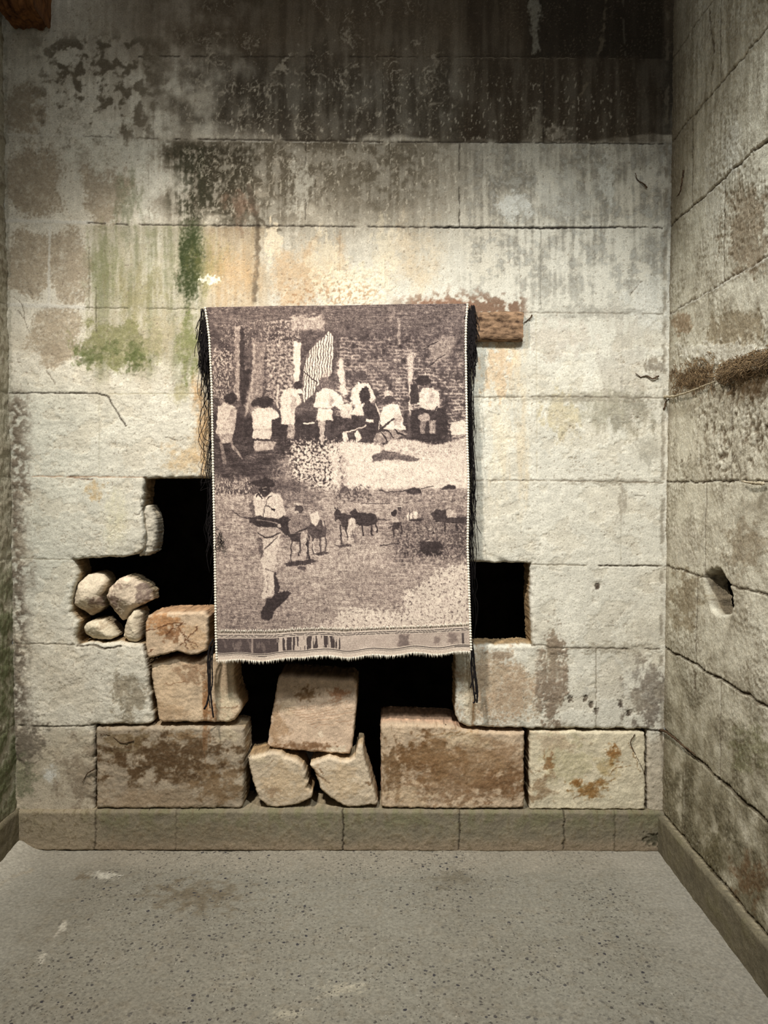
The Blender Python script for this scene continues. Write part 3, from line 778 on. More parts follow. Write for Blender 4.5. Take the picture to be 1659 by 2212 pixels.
p.mix(0.45 * ss(0.05, 0.0, u + 0.02 * med), (128, 116, 96))
SLOT = [(1520, 1244), (1536, 1232), (1549, 1226), (1560, 1236), (1572, 1258), (1581, 1285), (1584, 1306), (1580, 1326), (1548, 1330), (1534, 1312), (1526, 1280)]
def side_point(px, py):
    """(u, z) of the right wall at a pixel"""
    dx = (px - W / 2) / F; dv = -(py - H / 2) / F
    t = XR / dx
    return -(CAM[1] + (CP + SP * dv) * t), CAM[2] + (-SP + CP * dv) * t
sl = np.array([side_point(a, b) for a, b in SLOT])
sd = -poly_sdf(sl, GU.ravel().astype(np.float32), GZ.ravel().astype(np.float32)) + 0.004 * fbm(u * 30, z * 30, 3, 184)
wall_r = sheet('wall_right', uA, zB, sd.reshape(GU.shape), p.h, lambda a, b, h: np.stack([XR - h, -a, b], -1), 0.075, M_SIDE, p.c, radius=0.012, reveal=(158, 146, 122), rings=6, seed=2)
structure(wall_r)

# left wall: only its far edge shows
uL = np.concatenate([np.arange(-0.004, 0.34, 0.004), np.arange(0.34, 2.9, 0.03)])
zL = np.arange(0.0, Z_TOP, 0.006)
GU, GZ = np.meshgrid(uL, zL, indexing='ij')
PXl, PYl = Q(np.full_like(GU, XL), -GU, GZ)
p, u, z = side_paint(-GU, GZ, PXl, PYl, (178, 172, 152))
med = fbm(u * 9, z * 9, 5, 190); fine = fbm(u * 34, z * 34, 4, 191); big = fbm(u * 3, z * 3, 4, 192)
p.mix(0.6 * ss(-0.2, 0.4, med), (146, 138, 118))
p.mix(0.8 * ss(1.3, 0.9, z + 0.15 * med) * ss(-0.5, 0.2, med + 0.4 * fine), (92, 98, 66))
p.mix(0.7 * ss(0.25, 0.1, z), (150, 142, 124))
p.mix(0.5 * ss(0.2, 0.5, fine), (104, 92, 76))
p.h += (0.004 * fine + 0.006 * med + 0.004 * big).astype(np.float32)
for py in (290, 478, 660, 850, 1030, 1206, 1390, 1566, 1748):
    m = ss(.005, .002, np.abs(z - P(20, py)[2] + 0.006 * med)); p.h -= 0.002 * m; p.mix(0.25 * m, (84, 76, 60))
wall_l = sheet('wall_left', uL, zL, np.ones_like(GU), p.h, lambda a, b, h: np.stack([XL + h, -(a), b], -1), 0.12, M_SIDE, p.c, radius=0.004, reveal=(120, 112, 92), rings=2, seed=3)
structure(wall_l)

# ================================================================== FLOOR
xf = np.arange(XL - 0.01, XR + 0.01, 0.007)
yf = np.concatenate([np.arange(-3.2, -1.15, 0.03), np.arange(-1.15, 0.02, 0.007)])
GX, GY = np.meshgrid(xf, yf, indexing='ij')
PXf, PYf = Q(GX, GY, np.zeros_like(GX))
p = Paint(PXf, PYf, (121, 117, 104))
fx = GX.ravel().astype(np.float32); fy = GY.ravel().astype(np.float32)
big = fbm(fx * 2.2, fy * 2.2, 4, 200); med = fbm(fx * 8, fy * 8, 5, 201); fine = fbm(fx * 30, fy * 30, 4, 202)
p.mix(0.5 * ss(-0.2, 0.5, big + 0.3 * med), (110, 105, 92))
p.mix(0.4 * ss(0.1, 0.5, med), (132, 127, 113))
p.mix(0.35 * ss(0.12, 0.5, fine + 0.3 * med), (108, 100, 84))
# dust along the back wall and in the right corner
p.mix(0.55 * ss(1905, 1850, p.y + 20 * med), (146, 137, 120))
p.mix(0.5 * ss(0.42, 0.06, (XR - fx) + 0.08 * med - 0.05 * fy), (152, 146, 132))
p.mix(0.5 * ss(0.45, 0.1, (fx - XL) + 0.10 * med), (148, 145, 133))
p.blob(430, 1935, 130, 46, (94, 84, 67), 0.85, 0.6, 0.9, 30, 16, 203)
p.blob(180, 1895, 24, 10, (96, 84, 66), 0.7, 0.5, 0.9, 12, 8, 204)
p.blob(980, 1900, 60, 26, (98, 91, 76), 0.8, 0.6, 0.9, 22, 12, 205)
p.blob(1000, 2190, 26, 16, (112, 104, 90), 0.5, 0.6, 0.6, 22, 12, 206)
p.blob(225, 1892, 36, 9, (180, 175, 160), 0.8, 0.4, 0.9, 12, 5, 207)
p.line([(150, 1985), (130, 2010), (112, 2040), (88, 2075)], 5, 0, (178, 172, 156), 0.75, 9, 0.3, 208)
p.blob(620, 2190, 45, 14, (166, 158, 136), 0.6, 0.6, 1.0, 9, 5, 209)
p.blob(745, 2135, 60, 18, (166, 158, 136), 0.6, 0.6, 1.0, 9, 5, 210)
p.line([(660, 2170), (720, 2140), (790, 2120)], 6, 0, (164, 156, 136), 0.5, 12, 0.6, 211)
p.line([(0, 1915), (40, 1890), (70, 1878)], 5, 0, (140, 130, 110), 0.6, 6, 0.2, 212)
# cement fillet at the left corner
dl = fx - XL
fil = ss(0.16, 0.0, dl + 0.25 * np.maximum(0, 0.10 + fy) * 0 + 0.02 * med)
p.h += (0.0016 * fine + 0.003 * med + 0.004 * big).astype(np.float32)
p.h += 0.045 * fil ** 2 * ss(0.6, 0.0, -fy)
p.mix(0.7 * fil, (182, 176, 160))
worn = (0.25 + 0.75 * ss(-0.35, 0.35, fbm(fx * 3, fy * 3, 3, 213) + 0.3)) * ss(0.12, 0.45, dl + 0.1 * med) * ss(0.05, 0.35, (XR - fx) + 0.1 * med)
ids = np.arange(GX.size).reshape(GX.shape)
fq = np.stack([ids[:-1, :-1], ids[1:, :-1], ids[1:, 1:], ids[:-1, 1:]], -1).reshape(-1, 4)
floor = mesh_np('floor', np.stack([fx, fy, p.h], -1), fq, M_FLOOR, p.c, extra=('worn', worn))
structure(floor)

# ================================================================== PLINTH COURSES (baseboards)
def slab(name, poly, yfront, thick, mat, base, painter=None, radius=0.012, reveal=(150, 128, 98), step=0.0036, rough=1.0, edge=0.004, cap=True, seed=0, rings=5, tilt=(0, 0)):
    """a block of stone whose face is the given outline, standing at its own depth"""
    pw = np.array([P(a, b, yfront)[[0, 2]] for a, b in poly])
    m = 0.02
    a_ = np.arange(pw[:, 0].min() - m, pw[:, 0].max() + m, step); b_ = np.arange(pw[:, 1].min() - m, pw[:, 1].max() + m, step)
    ga, gb = np.meshgrid(a_, b_, indexing='ij')
    px, py = Q(ga, np.full_like(ga, yfront), gb)
    s = poly_sdf(pw, ga.ravel().astype(np.float32), gb.ravel().astype(np.float32))
    s = s + edge * fbm(ga.ravel() * 26 + seed, gb.ravel() * 26, 4, 220 + seed) + edge * 0.3 * fbm(ga.ravel() * 90, gb.ravel() * 90, 2, 221)
    base = np.asarray(base, float); base = (base * 0.84 + base.mean() * 0.16) * 1.07
    s = s - (0.0035 if mat is M_STONE and not name.startswith('trim') else 0.0)
    p = Paint(px, py, base)
    x, y = p.x, p.y
    n1 = fbm(x / 40 + seed, y / 40, 5, 222 + seed); n2 = fbm(x / 12 + seed, y / 12, 4, 223)
    p.mul(1 + 0.10 * n1 + 0.08 * n2)
    p.h += (rough * (0.0026 * n1 + 0.0011 * n2 + 0.0010 * fbm(x / 5, y / 5, 3, 224))).astype(np.float32)
    cx, cz = pw.mean(0)
    p.h += ((ga.ravel() - cx) * tilt[0] + (gb.ravel() - cz) * tilt[1]).astype(np.float32)
    if painter: painter(p, x, y, n1, n2)
    return sheet(name, a_, b_, s.reshape(ga.shape), p.h, lambda a, b, h: np.stack([a, yfront - h, b], -1), thick, mat, p.c, radius, reveal, rings, 0.003, cap, seed)

def paint_plinth(p, x, y, n1, n2):
    d = fbm(x / 26, y / 60, 4, 230)
    p.mix(0.55 * ss(1810, 1770, y + 14 * n1) * ss(-0.3, 0.4, d + n1), (108, 106, 76))
    p.mix(0.5 * ss(1800, 1835, y + 10 * n1), (150, 128, 104))
    p.mix(0.6 * ss(240, 170, x + 20 * n1), (160, 146, 122))
    p.mix(0.5 * ss(0.2, 0.5, n2 + 0.3 * n1), (100, 88, 66))
    for a, b in ((741, 1), (992, .8), (1218, .7), (1328, .4), (380, .4), (206, .6)):
        p.line([(a, 1750), (a + 1, 1792), (a - 1, 1836)], 2.4, .009 * b, (46, 38, 28), .8 * b, 3, 0, 12)
    p.blob(1410, 1815, 22, 14, (70, 66, 50), .8, .3, .9, 8, 8, 231, h=-.005)
    p.blob(460, 1800, 240, 30, (118, 104, 82), .5, .6, .8, 40, 14, 232)
base_b = slab('baseboard_back', [(5, 1753), (741, 1752), (1442, 1755), (1442, 1842), (5, 1838)], -0.022, 0.20, M_WALL, (118, 108, 86), paint_plinth, radius=0.010, reveal=(150, 136, 110), edge=0.002, seed=1)
structure(base_b)

def side_board(name, xs, sign, zt):
    uu = np.concatenate([np.arange(-0.0, 1.05, 0.006), np.arange(1.05, 2.85, 0.04)])
    zz = np.linspace(-0.02, zt, 34)
    gu, gz = np.meshgrid(uu, zz, indexing='ij')
    px, py = Q(np.full_like(gu, xs), -gu, gz)
    p = Paint(px, py, (112, 104, 84))
    n1 = fbm(gu.ravel() * 10, gz.ravel() * 10, 5, 240); n2 = fbm(gu.ravel() * 40, gz.ravel() * 40, 4, 241)
    p.mul(1 + .12 * n1 + .08 * n2)
    p.mix(0.5 * ss(0.1, 0.5, n1), (104, 98, 72))
    p.h += (0.003 * n1 + 0.0012 * n2).astype(np.float32)
    o = sheet(name, uu, zz, np.minimum(zt - gz, 1.0) + 0.001 * n1.reshape(gu.shape), p.h, lambda a, b, h: np.stack([xs + sign * h, -a, b], -1), 0.045, M_SIDE, p.c, 0.008, (140, 130, 106), 3, 0.002, False, 4)
    structure(o)
side_board('baseboard_right', XR - 0.024, -1, P(1437, 1757)[2])
side_board('baseboard_left', XL + 0.018, 1, P(30, 1746)[2])

# dark space behind the breach: a closed box added to block ambient light
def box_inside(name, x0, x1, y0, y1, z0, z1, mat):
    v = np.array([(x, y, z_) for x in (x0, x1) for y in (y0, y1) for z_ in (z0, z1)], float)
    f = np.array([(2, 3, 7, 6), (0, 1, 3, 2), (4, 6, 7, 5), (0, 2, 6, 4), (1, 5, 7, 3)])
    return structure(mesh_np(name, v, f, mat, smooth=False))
box_inside('breach_dark_box', XL + 0.02, XR - 0.02, 0.135, 1.15, -0.02, 1.75, M_DARK)

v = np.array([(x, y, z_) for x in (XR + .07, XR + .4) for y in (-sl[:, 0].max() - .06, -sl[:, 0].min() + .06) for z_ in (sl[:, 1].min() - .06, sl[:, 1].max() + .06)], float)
structure(mesh_np('slot_dark_box', v, np.array([(2, 3, 7, 6), (0, 1, 5, 4), (4, 6, 7, 5), (0, 2, 6, 4), (1, 5, 7, 3)]), M_DARK, smooth=False))  # dark box added behind the slot to keep ambient light out

# ================================================================== LOOSE BLOCKS IN THE BREACH
GROUPS = {'stone block': 'cut stone blocks in the breach', 'broken stone': 'broken stones propping the leaning block', 'root': 'roots and twigs on the walls', 'root mat': 'root mats on the right wall', 'wooden beam': 'timbers in the back wall', 'rubble stone': 'rubble stones heaped on the ledge'}
def g(o, label, cat, group=None):
    tag(o, label, cat, group or GROUPS.get(cat)); recenter(o); return o

def dirt(cx, cy, rx, ry, color, a, seed, sx=30, sy=22, edge=.4, nz=.9, h=0):
    return lambda p: p.blob(cx, cy, rx, ry, color, a, edge, nz, sx, sy, seed, h)

def mk(*ops):
    def f(p, x, y, n1, n2):
        for o in ops: o(p)
    return f

def rootlines(pts_list, color=(96, 66, 42), w=1.6, a=.8, depth=-.001):
    return lambda p: [p.line(q, w, depth, color, a, 4, .1, 20 + i) for i, q in enumerate(pts_list)]

b = slab('trim_1', [(300, 1096), (322, 1092), (334, 1112), (337, 1150), (334, 1180), (331, 1192), (318, 1200), (300, 1202)], 0.030, 0.10, M_STONE, (176, 168, 148), radius=0.02, seed=12, rough=2.6, edge=0.006, reveal=(150, 140, 120))
structure(b)
b = slab('stone_block', [(205, 1571), (330, 1569), (480, 1569), (529, 1572), (530, 1600), (529, 1700), (526, 1745), (515, 1749), (206, 1749)], -0.004, 0.16, M_STONE, (150, 134, 110),
    mk(dirt(370, 1640, 165, 62, (84, 64, 42), .95, 250, 34, 22), dirt(380, 1730, 160, 40, (136, 118, 94), .7, 258, 50, 30), dirt(470, 1690, 60, 50, (110, 86, 58), .7, 251), dirt(270, 1600, 60, 26, (110, 92, 64), .7, 252, 24, 16),
       dirt(400, 1590, 40, 14, (130, 104, 72), .6, 253, 12, 10), dirt(500, 1590, 30, 20, (206, 190, 158), .5, 254), dirt(300, 1730, 100, 30, (150, 130, 104), .6, 255),
       dirt(445, 1590, 12, 40, (128, 92, 60), .6, 256, 8, 30), lambda p: p.line([(290, 1575), (287, 1620)], 3, .001, (150, 136, 112), .5, 3, 0, 5)),
    radius=0.012, seed=2, rough=1.3, reveal=(170, 148, 116))
g(b, 'long dirt-stained limestone block in the bottom course, left of the two broken wedges', 'stone block')

b = slab('stone_block', [(821, 1566), (850, 1562), (982, 1568), (1004, 1577), (1060, 1580), (1135, 1581), (1135, 1748), (1000, 1750), (900, 1749), (832, 1748), (822, 1744), (821, 1650)], -0.006, 0.24, M_STONE, (174, 150, 120),
    mk(dirt(930, 1640, 90, 60, (104, 74, 44), .88, 260, 26, 24), dirt(1080, 1690, 80, 40, (108, 78, 50), .85, 261, 30, 20), dirt(1090, 1640, 60, 40, (130, 100, 70), .6, 262),
       dirt(850, 1670, 26, 80, (104, 78, 50), .8, 263, 14, 30), dirt(980, 1690, 120, 60, (122, 94, 66), .7, 266, 16, 12), dirt(1000, 1640, 130, 60, (140, 112, 80), .6, 267, 40, 30), dirt(880, 1720, 50, 30, (196, 172, 138), .5, 264), dirt(1000, 1600, 60, 20, (198, 178, 144), .5, 265),
       rootlines([[(900, 1590), (960, 1585), (1000, 1580)], [(930, 1600), (990, 1588), (1020, 1582)], [(1080, 1650), (1120, 1690), (1150, 1700)]], (140, 112, 78))),
    radius=0.012, seed=3, rough=1.3, reveal=(196, 160, 130), rings=9)
g(b, 'wide brown-stained limestone block in the bottom course, right of the two broken wedges', 'stone block')

b = slab('stone_block', [(1143, 1578), (1396, 1580), (1396, 1752), (1143, 1750)], -0.003, 0.16, M_STONE, (196, 182, 150),
    mk(dirt(1230, 1650, 70, 60, (170, 160, 122), .5, 270), dirt(1325, 1630, 18, 26, (134, 92, 46), .85, 271, 10, 12), dirt(1275, 1705, 50, 22, (130, 92, 46), .85, 272, 18, 12),
       dirt(1185, 1650, 16, 26, (126, 88, 50), .75, 273, 10, 14), dirt(1245, 1690, 14, 10, (132, 92, 48), .75, 274, 9, 9), dirt(1200, 1600, 60, 30, (172, 150, 122), .6, 275),
       dirt(1170, 1700, 30, 40, (120, 92, 62), .6, 276), dirt(1330, 1720, 60, 30, (206, 196, 168), .5, 277), dirt(1310, 1660, 30, 30, (168, 142, 92), .5, 278),
       rootlines([[(1345, 1582), (1365, 1620), (1385, 1670)], [(1300, 1690), (1330, 1660), (1360, 1655)], [(1240, 1725), (1280, 1700), (1330, 1680)]], (134, 104, 66))),
    radius=0.008, seed=4, rough=1.1, reveal=(150, 130, 100))
g(b, 'pale limestone block with rust-brown blotches in the bottom course at the right', 'stone block')

b = slab('stone_block', [(311, 1345), (318, 1330), (345, 1322), (440, 1322), (452, 1332), (449, 1400), (446, 1408), (425, 1416), (400, 1416), (382, 1408), (350, 1418), (318, 1424), (312, 1400)], -0.030, 0.19, M_STONE, (190, 163, 130),
    mk(dirt(350, 1345, 50, 26, (166, 116, 72), .75, 280, 20, 16), dirt(370, 1370, 26, 22, (120, 82, 52), .7, 281, 12, 12), dirt(420, 1380, 30, 30, (176, 140, 100), .5, 282),
       rootlines([[(312, 1362), (340, 1358), (375, 1345), (400, 1350)], [(360, 1372), (380, 1355), (395, 1345)], [(380, 1350), (400, 1375), (418, 1400)], [(390, 1395), (410, 1372), (428, 1355)], [(395, 1372), (430, 1398)], [(318, 1408), (330, 1402)], [(400, 1385), (405, 1402)]], (92, 58, 36), 1.7, .85)),
    radius=0.010, seed=5, rough=1.0, reveal=(170, 136, 102))
g(b, 'orange-brown cracked block etched with root marks, upper half, right of the rubble', 'stone block')

b = slab('stone_block', [(323, 1432), (350, 1428), (384, 1418), (402, 1425), (428, 1425), (446, 1416), (470, 1414), (505, 1424), (506, 1480), (512, 1500), (521, 1520), (521, 1540), (510, 1556), (497, 1563), (348, 1563), (340, 1556), (333, 1510), (325, 1470)], 0.002, 0.17, M_STONE, (190, 164, 130),
    mk(dirt(420, 1450, 40, 36, (140, 110, 82), .7, 290, 20, 20), dirt(360, 1490, 40, 60, (204, 176, 140), .4, 291), dirt(445, 1520, 10, 60, (146, 98, 58), .7, 292, 8, 40),
       dirt(490, 1520, 26, 40, (206, 194, 162), .6, 293), dirt(360, 1540, 50, 30, (170, 140, 106), .5, 294), dirt(462, 1540, 12, 30, (132, 88, 54), .6, 295, 8, 20),
       rootlines([[(340, 1470), (370, 1480), (400, 1470)], [(420, 1440), (440, 1460)], [(470, 1528), (500, 1530), (512, 1526)]], (130, 96, 68))),
    radius=0.014, seed=6, rough=1.2, reveal=(176, 142, 104))
g(b, 'tall pale-brown cracked block under the root-etched stone, with its split top edge', 'stone block')

b = slab('stone_block', [(604, 1458), (680, 1462), (762, 1467), (773, 1476), (772, 1520), (763, 1615), (757, 1630), (740, 1629), (640, 1623), (588, 1618), (576, 1612), (579, 1580), (592, 1500), (598, 1466)], 0.030, 0.20, M_STONE, (190, 162, 132),
    mk(dirt(660, 1500, 26, 18, (112, 82, 52), .85, 300, 12, 10), dirt(730, 1500, 24, 16, (150, 100, 66), .7, 301, 12, 10), dirt(600, 1570, 26, 50, (150, 118, 84), .6, 302, 16, 24),
       dirt(660, 1612, 80, 12, (112, 80, 52), .8, 303, 16, 8), dirt(693, 1585, 9, 9, (226, 206, 178), .8, 304, 8, 8), dirt(728, 1617, 34, 8, (212, 198, 172), .75, 305, 8, 8), dirt(620, 1530, 20, 26, (214, 190, 156), .5, 306),
       lambda p: [p.line([(640 + 8 * k, 1560 + 5 * k - 14), (690, 1540 + 5 * k), (760, 1520 + 9 * k)], 1.3, .001, (160, 122, 92), .5, 2, .3, 30 + k) for k in range(-3, 6)]),
    radius=0.010, seed=7, rough=0.9, edge=0.003, tilt=(0.03, -0.05), reveal=(120, 100, 76))
g(b, 'squarish tan block leaning in the middle of the breach under the tapestry hem', 'stone block')

b = slab('broken_stone', [(532, 1634), (545, 1632), (580, 1624), (606, 1624), (616, 1634), (640, 1640), (656, 1652), (662, 1672), (661, 1682), (668, 1690), (665, 1703), (677, 1713), (675, 1728), (664, 1733), (640, 1742), (600, 1748), (575, 1746), (556, 1728), (545, 1690)], -0.004, 0.15, M_STONE, (186, 166, 136),
    mk(dirt(590, 1710, 18, 18, (140, 112, 82), .6, 310, 10, 10), dirt(560, 1640, 20, 10, (222, 204, 168), .6, 311, 10, 8), dirt(620, 1690, 60, 50, (190, 160, 120), .4, 312),
       rootlines([[(606, 1630), (590, 1645), (575, 1655)]], (130, 100, 70), 1.6, .7, .002)),
    radius=0.010, seed=8, rough=1.1, tilt=(-0.02, 0.06), reveal=(150, 124, 90))
g(b, 'wedge of broken limestone, left of the pair propping the tilted block', 'broken stone', )

b = slab('broken_stone', [(665, 1652), (690, 1642), (712, 1634), (735, 1641), (752, 1642), (764, 1634), (772, 1607), (785, 1610), (790, 1640), (800, 1680), (810, 1705), (816, 1735), (812, 1743), (800, 1742), (780, 1745), (752, 1748), (730, 1738), (712, 1728), (690, 1706), (680, 1672)], -0.006, 0.15, M_STONE, (190, 170, 140),
    mk(dirt(797, 1692, 8, 6, (110, 82, 54), .8, 320, 6, 6), dirt(740, 1690, 50, 50, (190, 160, 120), .4, 321), dirt(680, 1668, 14, 18, (170, 140, 106), .6, 322, 8, 8),
       rootlines([[(672, 1668), (695, 1680), (712, 1692)], [(690, 1662), (700, 1672)]], (120, 92, 64), 1.8, .8, .003)),
    radius=0.010, seed=9, rough=1.2, tilt=(0.03, 0.05), reveal=(176, 152, 118))
g(b, 'wedge of broken limestone with a raised pointed corner, right of the propping pair', 'broken stone')

# rubble: broken field stones with flat facets
def rubble(poly, yf, base, facets, label, spots, seed):
    pw = np.array([P(a_, b_, yf)[[0, 2]] for a_, b_ in poly]); c_ = pw.mean(0)
    def pt(p, x, y, n1, n2):
        X, Z = Parr(x, y, yf)
        h = np.full(x.shape, 0.02, np.float32)
        for fx_, fy_, gx_, gz_ in facets:      # each facet: a plane through the face at a pixel, with its slopes
            ctr = P(fx_, fy_, yf)
            h = -np.log(np.exp(-h * 260) + np.exp(-(gx_ * (X - ctr[0]) + gz_ * (Z - ctr[2]) + .008) * 260)) / 260
        p.h += np.clip(h, -.05, .03).astype(np.float32)
        for sp in spots: sp(p)
    o = slab('rubble_stone', poly, yf, 0.11, M_STONE, base, pt, radius=0.026, reveal=(150, 134, 108), seed=seed, rough=1.5, edge=0.004, step=0.003)
    g(o, label, 'rubble stone')
rubble([(201, 1236), (220, 1241), (229, 1252), (231, 1266), (218, 1288), (222, 1314), (203, 1330), (184, 1338), (170, 1323), (151, 1308), (153, 1291), (167, 1257), (184, 1242)], 0.022, (204, 188, 160),
       [(200, 1300, .0, .75), (170, 1290, .55, .1), (222, 1270, -.5, .0), (200, 1262, 0, -.45)],
       'rounded pale rubble stone, upper left in the heap of four by the breach', [dirt(206, 1300, 20, 16, (128, 106, 90), .8, 402, 9, 8), dirt(188, 1322, 30, 12, (150, 128, 104), .7, 403, 9, 8)], 13)
rubble([(270, 1244), (287, 1248), (308, 1264), (320, 1278), (324, 1302), (301, 1310), (282, 1323), (267, 1342), (254, 1348), (242, 1335), (228, 1311), (222, 1288), (235, 1264), (250, 1252)], 0.004, (206, 186, 158),
       [(262, 1300, .35, .55), (290, 1280, -.75, -.1), (245, 1275, .45, -.2), (285, 1308, -.3, .9)],
       'angular rubble stone with purplish stains, upper right in the heap of four', [dirt(245, 1300, 18, 24, (132, 110, 98), .8, 412, 8, 9), dirt(306, 1285, 18, 34, (116, 98, 88), .8, 413, 8, 10), dirt(258, 1266, 22, 9, (134, 114, 100), .7, 414, 8, 8)], 14)
rubble([(203, 1341), (221, 1338), (236, 1355), (252, 1373), (249, 1380), (234, 1386), (195, 1386), (177, 1373), (174, 1356), (184, 1345)], 0.016, (204, 190, 160),
       [(205, 1362, .2, .5), (225, 1358, -.5, -.2), (190, 1360, .5, .0)],
       'low oval rubble stone, lower left in the heap of four, on the ledge', [dirt(222, 1350, 14, 10, (150, 128, 102), .5, 422, 8, 8)], 15)
rubble([(287, 1318), (300, 1317), (306, 1330), (304, 1361), (302, 1384), (295, 1392), (273, 1390), (259, 1379), (261, 1361), (273, 1334)], 0.006, (206, 190, 160),
       [(280, 1355, .5, .2), (295, 1350, -.6, .0), (282, 1375, 0, .5)],
       'smooth egg-shaped rubble stone, lower right of the heap, touching the cracked block', [], 16)

# ================================================================== TIMBERS
def timber(name, x0, x1, y0, y1, z0, z1, mat, seed, nx=160, sides=56, axis='x', rot=0.0):
    """a hewn beam: rounded square section, rough along its length, with end faces"""
    t = np.linspace(0, 1, nx); th = np.arange(sides) * 2 * np.pi / sides
    T, TH = np.meshgrid(t, th, indexing='ij')
    c, s_ = np.cos(TH), np.sin(TH)
    k = 1 / (np.abs(c) ** 5 + np.abs(s_) ** 5) ** (1 / 5)
    r = 1 + 0.09 * fbm(T * 6 + seed, np.cos(TH) * 1.6 + np.sin(TH) * 2.3, 4, seed) + 0.05 * fbm(T * 5, TH * 5, 4, seed + 1)
    Lx = x1 - x0
    X = x0 + T * Lx + 0.006 * fbm(c * 2 + seed, s_ * 2, 3, seed + 2) * (np.where(T > .5, 1, -1))
    Yc = (y0 + y1) / 2 + (y1 - y0) / 2 * k * c * r * 0.95
    Zc = (z0 + z1) / 2 + (z1 - z0) / 2 * k * s_ * r * 0.95
    v = np.stack([X, Yc, Zc], -1).reshape(-1, 3)
    ids = np.arange(nx * sides).reshape(nx, sides); nxt = np.roll(ids, -1, 1)
    f = np.stack([ids[:-1], nxt[:-1], nxt[1:], ids[1:]], -1).reshape(-1, 4)
    V = [v]; Fq = [f]; Ft = []
    off = len(v)
    for e, row in ((0, ids[0]), (1, ids[-1])):     # stepped end grain
        ctr = v[row].mean(0); prev = row
        for q in (0.75, 0.45, 0.15):
            ring = ctr + (v[row] - ctr) * q
            ring[:, 0] += (0.003 * fbm(np.cos(th) * 3 * q + seed, np.sin(th) * 3 * q, 3, seed + 3)) 
            cur = off + np.arange(sides); V.append(ring); off += sides
            pn, cn = np.roll(prev, -1), np.roll(cur, -1)
            Fq.append(np.stack([prev, cur, cn, pn] if e else [pn, cn, cur, prev], -1)); prev = cur
        V.append(ctr[None]); pn = np.roll(prev, -1)
        Ft.append(np.stack([np.full(sides, off), pn, prev] if e == 0 else [np.full(sides, off), prev, pn], -1)); off += 1
    return mesh_np(name, np.concatenate(V), [np.concatenate(Fq), np.concatenate(Ft)], mat)

tz1 = P(1080, 674)[2]; tz0 = P(1080, 738, -0.02)[2]
tb = timber('timber_beam', P(452, 700)[0], P(1129, 700, -.02)[0], -0.040, 0.05, tz0, tz1, M_WOOD, 31)
g(tb, 'rough brown timber beam set in the wall, its bare end right of the tapestry', 'wooden beam')

za = P(45, 38, -0.1)[2]
st = timber('timber_stub', P(10, 10, -.09)[0], P(88, 10, -.09)[0], -0.17, 0.012, za, za + 0.20, M_WOODD, 37, 40, 40)
g(st, 'dark brown timber end jutting from the wall high in the top left corner', 'wooden beam')

# ================================================================== TAPESTRY
tap = bpy.data.objects.new('tapestry', None); COL.objects.link(tap)
tap_o = P(735, 1428, -0.05); tap.location = tap_o
tag(tap, 'grey and cream woven pictorial tapestry with black side fringes, hung over the timber beam', 'tapestry')

LE = np.array([(664, 443), (690, 447), (730, 452), (830, 457), (1000, 460), (1200, 464), (1360, 466), (1432, 468)], float)
RE = np.array([(656, 1010), (690, 1007), (730, 1006), (830, 1007), (950, 1009), (1040, 1012), (1180, 1010), (1300, 1014), (1360, 1016), (1412, 1018)], float)
BT = np.array([(0, 1425), (.13, 1428), (.26, 1425), (.37, 1417), (.5, 1420), (.68, 1415), (.78, 1412), (.9, 1412), (1, 1408)], float)
TP = np.array([(0, 664), (.25, 661), (.5, 660), (.75, 657), (1, 656)], float)
def cloth_px(u, v):
    """photo coordinates of the cloth at width u, length v"""
    top = np.interp(u, TP[:, 0], TP[:, 1]); bot = np.interp(u, BT[:, 0], BT[:, 1]) + 2.0 * np.sin(u * 37 + 1)
    py = top + (bot - top) * v
    xl = np.interp(py, LE[:, 0], LE[:, 1]); xr = np.interp(py, RE[:, 0], RE[:, 1])
    return xl + (xr - xl) * u, py
def cloth_y(u, v):
    f = 0.0045 * np.sin(u * 9 + 1.2 + 2.5 * v) * v + 0.003 * np.sin(u * 21 + 3 * v) * v ** 2
    f += 0.0035 * perlin(u * 4 + 3, v * 5, 61) + 0.0016 * perlin(u * 9, v * 22, 62)
    # sagging folds below the right hand end of the beam
    f += 0.0045 * np.sin((v * 60 + u * 26)) * ss(0.30, 0.02, v) * ss(0.55, 1.0, u) * 0.5
    return -0.050 - 0.045 * v + f

nu, nv = 560, 760
uu = np.linspace(0, 1, nu); vv = np.linspace(0, 1, nv)
U, V_ = np.meshgrid(uu, vv, indexing='ij')
CX, CY = cloth_px(U, V_)
YY = cloth_y(U, V_)

